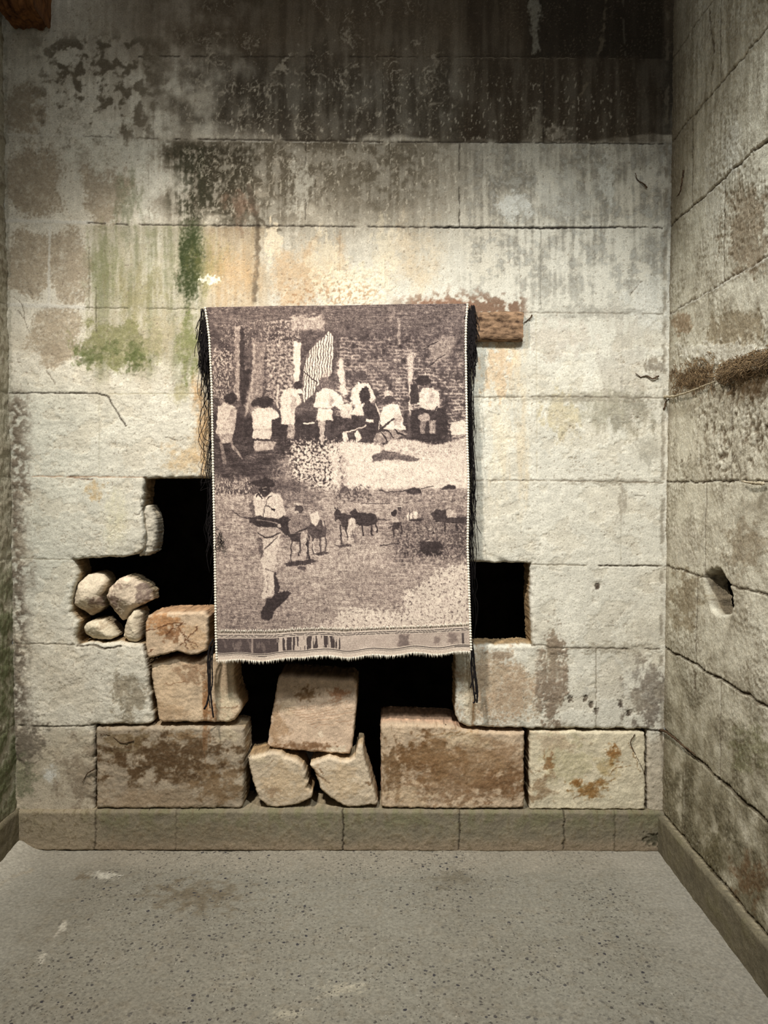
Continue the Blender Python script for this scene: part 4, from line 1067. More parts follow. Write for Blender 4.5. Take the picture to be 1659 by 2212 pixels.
# ---- the woven picture
def picture(px, py, U, V_):
    x = px.ravel().astype(np.float32); y = py.ravel().astype(np.float32)
    xo, yo = x, y
    wx = 2.6 * fbm(x / 17, y / 17, 2, 73) + .6 * perlin(x / 4.5, y / 4.5, 74); wy = 2.4 * fbm(x / 17 + 7, y / 17, 2, 75) + .6 * perlin(x / 4.5, y / 4.5 + 3, 76)
    x = (x + wx).astype(np.float32); y = (y + wy).astype(np.float32)
    T = np.full(x.shape, .20, np.float32)
    rs = np.random.RandomState(5)
    grain = rs.rand(x.size).astype(np.float32) - .5
    n8 = fbm(x / 8, y / 8, 3, 63); n3 = perlin(x / 2.6, y / 2.6, 64); n25 = fbm(x / 25, y / 25, 4, 65); hw = fbm(x / 60, y / 2.2, 2, 66)
    def put(m, t): T[:] = T + (t - T) * m
    def region(x0, y0, x1, y1, e=4.0, w=3.0):
        return ss(x0 - e, x0 + e, x + w * n8) * ss(x1 + e, x1 - e, x + w * n8) * ss(y0 - e, y0 + e, y + w * n8) * ss(y1 + e, y1 - e, y + w * n8)
    def poly(pts, t, a=1.0, e=1.3, w=1.2):
        pts = np.asarray(pts, np.float32)
        i = np.nonzero((x > pts[:, 0].min() - 4) & (x < pts[:, 0].max() + 4) & (y > pts[:, 1].min() - 4) & (y < pts[:, 1].max() + 4))[0]
        m = ss(-e, e, poly_sdf(pts, x[i] + w * n8[i], y[i] + w * n3[i])) * a
        T[i] = T[i] + (t - T[i]) * m
    def ell(cx, cy, rx, ry, t, a=1.0, w=.12, ang=0.0):
        ca, sa = math.cos(ang), math.sin(ang)
        R = max(rx, ry) * 1.4
        i = np.nonzero((np.abs(x - cx) < R) & (np.abs(y - cy) < R))[0]
        dx, dy = x[i] - cx, y[i] - cy
        d = np.hypot((dx * ca + dy * sa) / rx, (-dx * sa + dy * ca) / ry) + w * n3[i]
        m = ss(1.12, .88, d) * a
        T[i] = T[i] + (t - T[i]) * m
    def stroke(pts, w, t, a=1.0):
        for k in range(len(pts) - 1):
            (ax, ay), (bx_, by_) = pts[k], pts[k + 1]
            i = np.nonzero((x > min(ax, bx_) - w * 2) & (x < max(ax, bx_) + w * 2) & (y > min(ay, by_) - w * 2) & (y < max(ay, by_) + w * 2))[0]
            ex, ey = bx_ - ax, by_ - ay
            q = np.clip(((x[i] - ax) * ex + (y[i] - ay) * ey) / (ex * ex + ey * ey + 1e-6), 0, 1)
            d = np.hypot(x[i] - ax - q * ex, y[i] - ay - q * ey)
            m = ss(w * 1.1, w * .5, d + .3 * n3[i]) * a
            T[i] = T[i] + (t - T[i]) * m
    leaf = fbm(x / 5.5 + 3, y / 5.5, 3, 67)
    leafv = fbm(x / 3.2, y / 7, 3, 68)
    # trees and wall at the top
    put(region(455, 655, 1020, 960), .24 + .08 * n25)
    put(region(455, 650, 1020, 712, 14) * .8, .30 + .05 * hw)
    put(region(575, 690, 650, 760) * ss(0, .4, leaf + .4 * n25), .55)
    put(region(630, 682, 698, 712, 5, 8), .58 + .1 * leaf)
    put(region(575, 740, 640, 870, 6, 6), .40 + .35 * leaf)
    put(region(458, 755, 505, 800, 6, 10) * ss(-.2, .4, leaf), .62)
    put(region(458, 800, 500, 870, 6, 8) * ss(-.1, .4, leafv), .6)
    put(region(480, 690, 640, 745, 6, 6) * ss(.15, .5, leafv), .5)
    poly([(507, 705), (517, 705), (520, 800), (517, 865), (505, 868), (508, 800)], .46)
    poly([(517, 705), (528, 712), (528, 860), (518, 865)], .17)
    poly([(546, 740), (573, 738), (570, 800), (566, 860), (556, 905), (525, 905), (535, 850), (545, 800)], .40)
    stroke([(548, 735), (549, 800), (540, 850), (530, 900)], 2.6, .58, .8)
    poly([(528, 800), (540, 800), (528, 880), (520, 870)], .14)
    # shed gable with upright boards
    gable = poly_sdf(np.array([(709, 716), (722, 728), (718, 800), (712, 812), (692, 822), (676, 852), (656, 870), (654, 800), (668, 755), (690, 738)], np.float32), x, y)
    put(ss(-1, 1.5, gable), np.where(np.sin((x + .06 * y) * 2 * np.pi / 5.4) > -.15, .92, .30))
    put(ss(-1, 1.5, gable) * ss(790, 815, y) * ss(690, 700, x) * .6, .5)
    poly([(634, 738), (651, 742), (648, 800), (644, 830), (656, 850), (640, 850), (634, 800)], .88)
    # brick wall receding at the right
    yy = y - (x - 740) * .03 - np.maximum(x - 900, 0) * .10 * ss(830, 700, y) + np.maximum(x - 900, 0) * .08 * ss(840, 930, y)
    row = np.floor(yy / 7.6)
    fy_ = yy / 7.6 - row
    fx_ = (x / 16 + .5 * (row % 2)); fx_ = fx_ - np.floor(fx_)
    mort = np.maximum(ss(.30, .12, np.minimum(fy_, 1 - fy_) + .03 * n3), ss(.10, .04, np.minimum(fx_, 1 - fx_)))
    bw = region(726, 725, 1012, 948, 6, 2)
    put(bw * (.35 + .65 * ss(700, 790, y + .1 * (x - 800) * 0 - 60 * ss(880, 960, x))), .24 + .26 * mort * ss(-.5, .4, n25 + .4 * n8) + .10 * n25)
    put(region(760, 770, 860, 830, 16, 6) * .35, .34)
    poly([(880, 770), (893, 760), (892, 860), (886, 955), (878, 955), (884, 860)], .68, .85)
    stroke([(862, 690), (861, 742)], 3.5, .5, .7); stroke([(845, 664), (848, 690)], 8, .42, .5)
    poly([(925, 745), (965, 722), (990, 730), (970, 770), (935, 790)], .55, .55, 5)
    stroke([(918, 752), (945, 738)], 1.6, .14); stroke([(928, 790), (962, 766)], 1.6, .16)
    poly([(734, 775), (742, 780), (744, 830), (752, 850), (738, 858), (730, 800)], .82, .9, 2, 3)
    # dark ground behind the workers
    put(region(455, 895, 970, 965, 8, 5) * .85, .15 + .05 * n25)
    put(region(455, 950, 640, 1040, 8, 5) * .8, .19 + .10 * n25 + .06 * hw)
    poly([(886, 885), (962, 880), (968, 930), (950, 952), (905, 950), (888, 930)], .14)
    def body(pts, t=.80): poly(pts, t, 1, 1.5, 1.6)
    def shade(pts, t=.45, a=.6): poly(pts, t, a, 2, 2)
    # workers seen from behind, in pale shirts
    body([(470, 878), (484, 870), (502, 875), (512, 886), (508, 920), (504, 938), (468, 938), (468, 900)], .70); shade([(496, 880), (510, 886), (506, 930), (498, 930)])
    ell(498, 860, 14, 11, .12); ell(467, 868, 7, 9, .2)
    body([(470, 938), (503, 938), (500, 956), (480, 958)], .55); stroke([(478, 958), (485, 1000)], 5, .4, .8); stroke([(498, 955), (522, 990)], 3, .5, .8)
    body([(545, 890), (556, 882), (586, 880), (600, 890), (603, 905), (588, 912), (586, 948), (546, 946)], .80); shade([(548, 926), (586, 926), (586, 930), (548, 930)])
    ell(570, 868, 20, 12, .13); ell(552, 870, 8, 8, .18)
    poly([(550, 952), (596, 955), (590, 972), (548, 974)], .55)
    poly([(586, 906), (622, 900), (618, 944), (588, 944)], .14)
    body([(610, 845), (626, 838), (642, 846), (652, 868), (640, 876), (636, 918), (608, 916), (606, 880)], .80); shade([(630, 850), (640, 860), (632, 910), (628, 880)])
    ell(643, 832, 9, 10, .16); poly([(622, 918), (638, 918), (634, 948), (620, 946)], .5)
    stroke([(600, 832), (600, 880)], 2.5, .75, .8); stroke([(656, 915), (678, 913.5)], 2, .92)
    body([(678, 880), (684, 848), (700, 838), (720, 842), (738, 858), (744, 878), (736, 886), (724, 876), (716, 882), (718, 909), (682, 908), (690, 880)], .86)
    stroke([(690, 882), (715, 883)], 1.2, .4, .8); shade([(712, 850), (722, 866), (714, 880), (708, 864)])
    ell(701, 826, 12, 12, .30); stroke([(651, 798), (682, 824)], 1.6, .15)
    poly([(688, 908), (704, 910), (698, 955), (690, 950)], .58); poly([(704, 910), (716, 908), (712, 950), (704, 945)], .2)
    body([(757, 862), (760, 838), (776, 828), (796, 830), (806, 842), (810, 862), (800, 870), (764, 872)], .82)
    ell(781, 812, 13, 11, .22); ell(788, 853, 12, 19, .14); poly([(778, 866), (798, 866), (812, 880), (784, 882)], .15)
    body([(736, 900), (742, 872), (762, 868), (758, 905)], .72); body([(758, 896), (770, 872), (788, 872), (784, 898)], .82)
    poly([(784, 880), (812, 876), (822, 900), (816, 930), (790, 925)], .16); stroke([(812, 872), (822, 900), (818, 930)], 1.6, .65)
    poly([(790, 905), (806, 908), (804, 914), (790, 912)], .9)
    body([(828, 880), (842, 870), (858, 874), (868, 895), (874, 928), (846, 930), (826, 924), (822, 900)], .86); shade([(852, 890), (868, 900), (866, 924), (850, 918)])
    ell(839, 852, 10, 10, .62); ell(842, 863, 10, 7, .2); stroke([(850, 905), (822, 928), (795, 945)], 3.2, .17)
    poly([(812, 936), (860, 926), (880, 940), (850, 948), (820, 960), (806, 985), (800, 970)], .45); stroke([(852, 928), (874, 942)], 2.2, .14); stroke([(838, 930), (850, 946)], 1.8, .14); stroke([(824, 936), (836, 952)], 1.8, .14)
    for k in range(4): poly([(738 + 13 * k, 938 - k), (748 + 13 * k, 932 - k), (754 + 13 * k, 948), (744 + 13 * k, 956)], .84 if k % 2 == 0 else .2)
    stroke([(742, 935), (792, 920)], 1.6, .7)
    body([(904, 850), (916, 838), (934, 836), (948, 848), (950, 874), (944, 886), (918, 884), (906, 872)], .74); ell(914, 822, 16, 11, .13); stroke([(886, 874), (918, 872)], 2.2, .75); poly([(886, 832), (902, 830), (905, 850), (902, 874), (886, 874)], .15); shade([(930, 845), (938, 860), (930, 882), (924, 870)])
    body([(920, 870), (946, 868), (940, 884), (922, 884)], .8); ell(916, 902, 13, 9, .5); stroke([(946, 878), (930, 905)], 2, .15)
    poly([(908, 910), (920, 910), (918, 938), (908, 938)], .36); poly([(926, 908), (942, 908), (940, 936), (930, 938)], .44)
    # pale rocks and log
    put(region(705, 962, 1015, 1062, 6, 6), .78 + .08 * n25)
    poly([(700, 965), (760, 952), (806, 962), (800, 1000), (715, 1010)], .78, 1, 4, 4)
    poly([(828, 965), (850, 948), (900, 952), (940, 962), (1012, 945), (1012, 980), (950, 988), (870, 986), (834, 976)], .70, 1, 3, 2)
    poly([(973, 920), (980, 911), (1000, 908), (1012, 912), (1012, 940), (975, 938)], .82)
    poly([(802, 985), (830, 972), (880, 982), (905, 992), (900, 998), (850, 992), (812, 996), (803, 1000)], .22, .9, 2)
    put(region(840, 955, 1012, 985, 4, 3) * ss(.15, .5, leaf) * .6, .45)
    # bush and slope in the middle
    put(region(600, 985, 745, 1080, 12, 10) * .9, .42 + .15 * n25)
    put(region(628, 955, 738, 1075, 10, 14) * ss(-.3, .3, leaf + .2 * n25), .78)
    put(region(628, 958, 735, 1080, 10, 14) * ss(.04, .32, -leaf - .06) * .9, .16)
    poly([(715, 985), (730, 985), (735, 1058), (722, 1065)], .85, .7, 4)
    # lower scene: open ground
    gr = ss(1052, 1066, y + 4 * n8 - 10 * ss(640, 560, x))
    put(gr, .47 + .12 * n25 + .10 * hw)
    put(region(455, 1030, 640, 1060, 8, 5) * .8, .30 + .1 * n25)
    put(region(458, 1035, 545, 1090, 8, 12) * ss(-.05, .35, leafv + .2 * n25), .62)
    put(region(565, 1040, 700, 1065, 5, 4) * ss(690, 640, x), .26)
    put(region(600, 1060, 700, 1095, 8, 8) * .7, .30 + .1 * leaf)
    put(gr * ss(1190, 1240, y + 20 * n25) * .6, .52 + .09 * hw)
    put(gr * ss(1230, 1330, y + 20 * n25) * ss(740, 560, x) * .7, .38 + .08 * hw)
    put(region(620, 1180, 830, 1240, 30, 16) * .6, .58)
    put(region(690, 1080, 900, 1100, 12, 4) * .7, .55)
    # distant trees
    put(region(722, 1050, 800, 1082, 5, 8) * ss(-.2, .3, leaf), .26)
    poly([(736, 1058), (742, 1048), (750, 1050), (756, 1062), (738, 1066)], .25); poly([(762, 1070), (767, 1049), (773, 1070)], .26)
    put(region(818, 1055, 1012, 1085, 5, 5) * .8, .42 + .2 * leaf)
    poly([(876, 1062), (890, 1052), (905, 1054), (912, 1066), (880, 1068)], .18); poly([(950, 1056), (968, 1046), (984, 1048), (984, 1056), (955, 1060)], .18)
    stroke([(818, 1060), (850, 1063), (880, 1060)], 1.5, .2); stroke([(780, 1088), (840, 1088)], 1.4, .25); stroke([(910, 1056), (936, 1050)], 1.5, .24)
    # scrub at the right
    put(region(850, 1120, 1015, 1210, 14, 16) * ss(-.6, .1, leaf + .4 * n25) * .9, .27 + .22 * leafv)
    put(region(905, 1170, 955, 1198, 6, 8), .14); put(region(980, 1110, 1015, 1200, 8, 8) * ss(0, .4, leafv), .2)
    put(region(860, 1090, 1015, 1130, 8, 8) * .6, .36 + .15 * leaf)
    put(region(760, 1230, 920, 1300, 24, 12) * .65, .44 + .05 * hw)
    bush = np.maximum(poly_sdf(np.array([(895, 1275), (930, 1245), (970, 1222), (1020, 1215), (1020, 1358), (715, 1358), (735, 1325), (760, 1312), (820, 1316), (870, 1322), (872, 1272)], np.float32), x + 9 * n8, y + 9 * n8), -99)
    put(ss(-2, 3, bush), .74 + .12 * n25)
    put(ss(-2, 3, bush) * ss(.25, .5, leaf + .1 * n25), .38); put(ss(-2, 3, bush) * ss(.3, .5, -leaf) * .6, .86)
    put(region(690, 1335, 740, 1362, 5, 8) * ss(-.3, .2, leaf), .62)
    # man in the foreground, rifle across the body, and his shadow
    poly([(592, 1282), (614, 1276), (631, 1280), (622, 1292), (606, 1306), (592, 1322), (583, 1340), (566, 1336), (562, 1322), (572, 1304), (574, 1292)], .13)
    poly([(592, 1232), (600, 1250), (604, 1270), (598, 1282), (590, 1280)], .15)
    body([(553, 1148), (580, 1150), (606, 1152), (607, 1170), (600, 1190), (596, 1212), (592, 1240), (592, 1284), (586, 1292), (566, 1292), (564, 1284), (572, 1270), (570, 1232), (562, 1215), (565, 1190), (556, 1170)], .70)
    shade([(555, 1150), (568, 1165), (570, 1190), (563, 1210), (558, 1180)], .25, .9); stroke([(572, 1185), (600, 1160)], 1.8, .22); stroke([(574, 1228), (590, 1236)], 1.6, .35); stroke([(578, 1240), (577, 1285)], 1.4, .5)
    poly([(553, 1138), (605, 1138), (606, 1156), (572, 1166), (554, 1158)], .52); stroke([(556, 1150), (574, 1163), (604, 1152)], 1.8, .16)
    body([(546, 1090), (548, 1070), (560, 1064), (584, 1062), (606, 1070), (612, 1090), (618, 1110), (608, 1122), (560, 1120), (550, 1110)], .72)
    poly([(536, 1095), (546, 1080), (552, 1110), (548, 1118)], .28); stroke([(579, 1076), (567, 1115)], 1.3, .25); stroke([(574, 1090), (592, 1104)], 1.4, .22); ell(591, 1102, 5, 2.2, .12)
    stroke([(553, 1072), (558, 1066), (566, 1076)], 2, .14); stroke([(580, 1076), (586, 1072)], 2.2, .16)
    poly([(534, 1118), (560, 1114), (600, 1120), (612, 1112), (630, 1122), (634, 1140), (626, 1160), (612, 1152), (600, 1140), (560, 1138), (540, 1130)], .14); stroke([(500, 1104), (540, 1124)], 1.5, .24); stroke([(556, 1122), (600, 1132)], 1.4, .4, .8); ell(604, 1136, 3, 4, .6)
    ell(572, 1058, 12, 15, .12); poly([(536, 1045), (554, 1038), (572, 1031), (590, 1038), (598, 1048), (580, 1052), (556, 1050)], .13); stroke([(566, 1055), (574, 1053)], 1.1, .45); stroke([(567, 1061), (573, 1060)], 1.1, .4)
    # pack horses and drovers
    def horse(pts, legs, t=.16):
        poly(pts, t, 1, 1.2, 1)
        for l in legs: stroke(l, 2.1, t)
    ell(646, 1100, 9, 9, .2); stroke([(636, 1090), (654, 1088)], 2, .7); ell(642, 1106, 4, 3, .55)
    poly([(622, 1130), (640, 1112), (668, 1112), (676, 1135), (660, 1146), (640, 1150), (628, 1165)], .36); stroke([(640, 1150), (672, 1138)], 2.4, .14)
    horse([(664, 1140), (676, 1122), (700, 1124), (706, 1140), (704, 1158), (692, 1164), (672, 1162)], [[(667, 1150), (664, 1205)], [(692, 1160), (692, 1196)], [(702, 1155), (704, 1190)], [(676, 1160), (676, 1196)]], .22)
    poly([(668, 1110), (686, 1104), (690, 1122), (682, 1136), (674, 1130)], .74); stroke([(694, 1118), (700, 1136)], 1.6, .6)
    horse([(622, 1155), (640, 1150), (650, 1152), (652, 1168), (640, 1172), (626, 1168)], [[(630, 1165), (628, 1215)], [(650, 1165), (646, 1200)]], .18)
    poly([(650, 1150), (662, 1150), (664, 1180), (656, 1200), (648, 1190)], .55); stroke([(648, 1160), (650, 1195)], 1.6, .2); stroke([(662, 1165), (668, 1210)], 2, .16); stroke([(676, 1170), (680, 1200)], 1.5, .7)
    poly([(612, 1218), (650, 1210), (680, 1208), (686, 1212), (660, 1220), (620, 1224)], .17); poly([(670, 1198), (700, 1190), (714, 1194), (690, 1202)], .2); poly([(640, 1224), (664, 1222), (658, 1234), (648, 1232)], .24)
    horse([(720, 1112), (726, 1100), (731, 1099), (738, 1108), (752, 1110), (764, 1116), (770, 1134), (752, 1142), (740, 1138), (732, 1122), (724, 1126)], [[(736, 1134), (738, 1176)], [(748, 1138), (752, 1168)]], .17)
    stroke([(725, 1100), (724, 1096)], 1.5, .17); stroke([(730, 1101), (732, 1096)], 1.5, .17)
    horse([(756, 1106), (768, 1100), (776, 1108), (800, 1110), (812, 1112), (815, 1125), (808, 1134), (776, 1136), (766, 1128)], [[(783, 1132), (784, 1158)], [(802, 1130), (804, 1156)], [(811, 1118), (815, 1150)]], .15)
    poly([(750, 1124), (762, 1118), (770, 1126), (768, 1142), (758, 1150), (758, 1172), (750, 1174), (752, 1148)], .66); stroke([(762, 1148), (766, 1172)], 1.8, .3)
    poly([(724, 1178), (756, 1174), (760, 1180), (730, 1182)], .22); stroke([(815, 1122), (842, 1123)], 1.4, .2)
    ell(852, 1108, 7, 6, .13); poly([(846, 1114), (858, 1114), (862, 1132), (846, 1134)], .60); poly([(846, 1130), (866, 1130), (864, 1142), (848, 1146)], .15); stroke([(850, 1142), (851, 1158)], 2, .16); stroke([(840, 1140), (850, 1134)], 2, .2)
    ell(864, 1099, 5, 6, .18); stroke([(858, 1095), (870, 1095)], 1.4, .75); poly([(860, 1106), (870, 1106), (874, 1130), (862, 1130)], .36); stroke([(866, 1130), (868, 1152)], 1.8, .18)
    poly([(878, 1108), (900, 1104), (902, 1122), (880, 1124)], .78); stroke([(884, 1100), (884, 1124)], 1.5, .25); stroke([(893, 1102), (894, 1122)], 1.3, .3); poly([(884, 1122), (915, 1120), (912, 1126), (886, 1127)], .16)
    horse([(930, 1110), (944, 1100), (962, 1104), (966, 1116), (1012, 1118), (1012, 1130), (960, 1130), (940, 1126)], [[(960, 1128), (961, 1146)], [(985, 1128), (987, 1146)]], .17)
    poly([(964, 1102), (984, 1100), (985, 1118), (966, 1118)], .60); stroke([(820, 1180), (862, 1172)], 1.5, .16)
    # faces of cloth and ground broken up by light
    blot = fbm(xo / 9 + 2, yo / 7, 4, 77, .65)
    T += .17 * blot * ss(.08, .5, T) * ss(1.15, .7, T)
    T = T - .10 * ss(.35, .12, T)
    # weave rhythm
    fold = fbm(x / 6 + 5, y / 11, 3, 71)
    st = perlin(x / 1.7 + 40, y / 1.7, 72)
    T += .05 * hw + .10 * n8 + .13 * fold * ss(.1, .6, T) + (grain * .26 + .20 * st + .12 * n3) * (.35 + .75 * np.minimum(T, 1 - T * .35))
    T -= .16 * ss(.25, .6, leafv) * ss(.5, .75, T) * ss(.2, .8, np.abs(fold) * 2)
    x, y = xo, yo
    # narrow panel at the foot between two pale tapes
    f = np.interp(x, [464, 590, 640, 700, 740, 860, 930, 1016], [1366, 1366, 1362, 1360, 1362, 1357, 1355, 1350])
    k = y - f
    th_ = np.interp(x, [464, 1016], [13, 12])
    lower = np.interp(U.ravel(), BT[:, 0], BT[:, 1]) + 2.0 * np.sin(U.ravel() * 37 + 1) - 4
    bars = fbm(x / 7, y / 60, 3, 69)
    panel = np.where(x < 598, .17 + .12 * ss(.2, .5, fbm(x / 9, y / 30, 3, 70)), np.where(x < 735, np.where(bars + .25 * np.sin(x / 6.0) > .0, .62, .13), .60 + .06 * n25))
    panel = panel + .45 * ss(3, 1, np.abs(x - 545)) * .6
    panel = np.where((np.abs(x - 1000) < 2.5) & (y < 1395) & (y > 1368), .2, panel)
    panel = panel - .25 * region(860, 1368, 885, 1400, 4, 8) - .22 * region(938, 1376, 950, 1392, 3, 4) - .2 * region(968, 1368, 988, 1390, 4, 5)
    inpan = ss(0, 1, k - th_)
    T = T + (panel + grain * .10 + .04 * hw - T) * inpan
    t1 = ((k > 0) & (k < th_)) | (y > lower - 13)
    T = np.where(t1, .74 + grain * .2, T)
    tick = .5 + .5 * np.sin(x * 2 * np.pi / 4.2)
    T = np.where((k > -4) & (k < 2), T * .75 + .25 * (.35 + .6 * tick), T)
    for a, w_ in ((6.5, .9), (10, .9)):
        T = np.where(np.abs(k - a) < w_, .10, T)
    for a in (6.5, 10):
        T = np.where(np.abs(y - lower + 13 - a + 4) < .9, .10, T)
    return np.clip(T, 0, 1)

tone = picture(CX, CY, U, V_)
ramp_t = np.array([0, .2, .45, .7, 1.0]); ramp = np.array([(50, 42, 40), (84, 72, 68), (146, 128, 116), (198, 180, 162), (222, 206, 184)], float)
ccol = np.stack([np.interp(tone, ramp_t, ramp[:, k]) for k in range(3)], -1)
xs, zs = Parr(CX, CY, YY)
verts = np.stack([xs, YY, zs], -1).reshape(-1, 3)
# over the top of the beam and down behind
back = []
for k in range(1, 9):
    t = k / 8
    y_ = YY[:, 0] + (0.034) * t
    z_ = zs[:, 0] + 0.004 * math.sin(math.pi * t) - 0.003 * t
    back.append(np.stack([xs[:, 0], y_, z_], -1))
allv = np.concatenate([verts] + back)
ids = np.arange(nu * nv).reshape(nu, nv)
fq = [np.stack([ids[:-1, :-1], ids[:-1, 1:], ids[1:, 1:], ids[1:, :-1]], -1).reshape(-1, 4)]
prev = ids[:, 0]
for k in range(8):
    cur = nu * nv + k * nu + np.arange(nu)
    fq.append(np.stack([cur[:-1], prev[:-1], prev[1:], cur[1:]], -1)); prev = cur
callc = np.concatenate([ccol] + [ccol.reshape(nu, nv, 3)[:, 0]] * 8)
mesh_np('cloth', allv - tap_o, np.concatenate(fq), M_CLOTH, callc, parent=tap)

# white corded selvedges
for side in (0.0, 1.0):
    n = 900
    v = np.linspace(0.0, 0.995, n); u_ = np.full(n, side)
    px, py = cloth_px(u_, v); y_ = cloth_y(u_, v) - 0.002
    x_, z_ = Parr(px, py, y_)
    tb_ = Tubes(); r = 0.0042 * (1 + .28 * np.sin(np.arange(n) * 2 * np.pi / 7.0))
    tb_.add(np.stack([x_, y_, z_], -1) - tap_o, r, 6)
    o = tb_.build('selvedge', M_CORD, tap); o['label'] = 'white corded edge'

# raised tapes with short frayed threads
rs = np.random.RandomState(9)
def tape_y(u_, which):
    px_ = 466 + (1016 - 466) * u_
    if which == 0:
        return np.interp(px_, [464, 590, 640, 700, 740, 860, 930, 1016], [1366, 1366, 1362, 1360, 1362, 1357, 1355, 1350])
    return np.interp(u_, BT[:, 0], BT[:, 1]) + 2.0 * np.sin(u_ * 37 + 1) - 2
for which, (nm, lab) in enumerate((('hem_fray', 'frayed upper tape'), ('hem_fray', 'frayed bottom edge'))):
    tb_ = Tubes()
    for k in range(260):
        u_ = (k + rs.rand() * .8) / 260
        py0 = tape_y(u_, which)
        px0 = np.interp(u_, [0, 1], [467, 1017])
        ln = rs.uniform(4, 8) * (-1 if which == 0 else 1.3)
        vv_ = .93 if which == 0 else .995
        y0 = cloth_y(np.array(u_), np.array(vv_)) - .0022
        a = P(px0, py0, y0); b_ = P(px0 + rs.uniform(-2, 2), py0 + ln, y0 - .001)
        tb_.add(np.array([a, (a + b_) / 2 + [0, -.0008, 0], b_]) - tap_o, [.0013, .0012, .0006], 4)
    o = tb_.build(nm, M_CORD, tap); o['label'] = lab; o['kind'] = 'stuff'

# black yarn hanging at the sides
def strand(rs, px, py, length, amp, depth, curl=0.0, drift=0.0, n=26):
    t = np.linspace(0, 1, n)
    ph = rs.uniform(0, 6.28, 4)
    x = px + drift * t + amp * (np.sin(t * rs.uniform(3, 8) + ph[0]) - np.sin(ph[0])) * t ** .5 + curl * np.sin(t * rs.uniform(10, 18) + ph[1]) * t
    y = py + length * t + curl * np.cos(t * rs.uniform(10, 18) + ph[2]) * t
    Y = np.minimum(depth + .012 * np.sin(t * rs.uniform(2, 6) + ph[3]) * t, -.018)
    xx, zz = Parr(x, y, Y)
    return np.stack([xx, Y, zz], -1)
rs = np.random.RandomState(21)
left = Tubes(); right = Tubes()
for k in range(95):       # thick bunch at the top left
    y0 = rs.uniform(666, 720); left.add(strand(rs, np.interp(y0, LE[:, 0], LE[:, 1]) - rs.uniform(0, 10), y0, rs.uniform(40, 115), rs.uniform(2, 7), rs.uniform(-.045, -.025), rs.uniform(0, 3), rs.uniform(-8, 2)) - tap_o, rs.uniform(.0010, .0017), 4)
for k in range(24):
    y0 = rs.uniform(700, 780); left.add(strand(rs, np.interp(y0, LE[:, 0], LE[:, 1]) - rs.uniform(2, 12), y0, rs.uniform(60, 160), rs.uniform(2, 8), rs.uniform(-.04, -.02), rs.uniform(0, 3), rs.uniform(-10, 2)) - tap_o, rs.uniform(.0008, .0013), 4)
for k in range(30):       # thinner threads lower down
    y0 = rs.uniform(790, 1150); left.add(strand(rs, np.interp(y0, LE[:, 0], LE[:, 1]) - rs.uniform(0, 5), y0, rs.uniform(60, 210), rs.uniform(2, 9), rs.uniform(-.05, -.03), rs.uniform(0, 4), rs.uniform(-10, 0)) - tap_o, rs.uniform(.0006, .0011), 4)
for k in range(9):
    pts = [(448, 860 + 20 * k), (443 - rs.uniform(0, 8), 885 + 20 * k), (436 - rs.uniform(0, 8), 915 + 18 * k), (440, 945 + 14 * k), (456, 955 + 12 * k)]
    q = spline(pts, 30); xx, zz = Parr(q[:, 0], q[:, 1], -.045); left.add(np.stack([xx, np.full(30, -.045), zz], -1) - tap_o, .0012 if k < 3 else .0007, 4)
for k in range(40):
    y0 = rs.uniform(1020, 1130); left.add(strand(rs, np.interp(y0, LE[:, 0], LE[:, 1]) - rs.uniform(0, 4), y0, rs.uniform(40, 130), rs.uniform(2, 8), -.055, rs.uniform(0, 3), rs.uniform(-12, 2)) - tap_o, rs.uniform(.0006, .0011), 4)
for k in range(14):       # a snarl that lies over the picture
    y0 = rs.uniform(1130, 1165); left.add(strand(rs, 466 + rs.uniform(0, 12), y0, rs.uniform(10, 30), rs.uniform(2, 8), -.098, 2, rs.uniform(0, 10)) - tap_o, .0008, 4)
for k in range(120):      # right: bunch at the beam
    y0 = rs.uniform(658, 720); right.add(strand(rs, np.interp(y0, RE[:, 0], RE[:, 1]) + rs.uniform(1, 16), y0, rs.uniform(40, 120), rs.uniform(2, 6), rs.uniform(-.052, -.042), rs.uniform(0, 2), rs.uniform(-4, 8)) - tap_o, rs.uniform(.0010, .0018), 4)
for k in range(125):      # and a long rope of threads all the way down
    y0 = rs.uniform(720, 1230) if k % 3 else rs.uniform(720, 1000)
    right.add(strand(rs, np.interp(y0, RE[:, 0], RE[:, 1]) + rs.uniform(1, 11), y0, rs.uniform(50, 190), rs.uniform(1, 7), rs.uniform(-.055, -.035), rs.uniform(0, 2), rs.uniform(-1, 10)) - tap_o, rs.uniform(.0006, .0013), 4)
for t_, nm in ((left, 'left'), (right, 'right')):
    o = t_.build('fringe', M_YARN, tap); o['label'] = 'black yarn fringe on the %s edge' % nm; o['kind'] = 'stuff'
for pts, r in (([(461, 1380), (452, 1400), (449, 1440), (452, 1490), (447, 1520), (441, 1532)], .0038), ([(463, 1385), (455, 1420), (454, 1470), (456, 1510), (461, 1550)], .0036), ([(462, 1390), (458, 1430), (459, 1470), (456, 1492)], .0026), ([(460, 1395), (451, 1440), (450, 1490), (454, 1530)], .0022),
               ([(1016, 1360), (1020, 1400), (1018, 1440), (1022, 1480), (1026, 1512), (1022, 1519)], .0036), ([(1017, 1370), (1022, 1410), (1026, 1450), (1031, 1490), (1030, 1518)], .0038), ([(1018, 1380), (1024, 1420), (1023, 1460), (1016, 1486)], .0030), ([(1017, 1390), (1020, 1430), (1027, 1475), (1028, 1500)], .0024)):
    q = spline(pts, 40); xx, zz = Parr(q[:, 0], q[:, 1], -.062)
    t_ = Tubes(); t_.add(np.stack([xx, np.full(40, -.062), zz], -1) - tap_o, r * (1 + .15 * np.sin(np.arange(40) * 1.9)), 6)
    t_.build('tassel', M_YARN, tap)

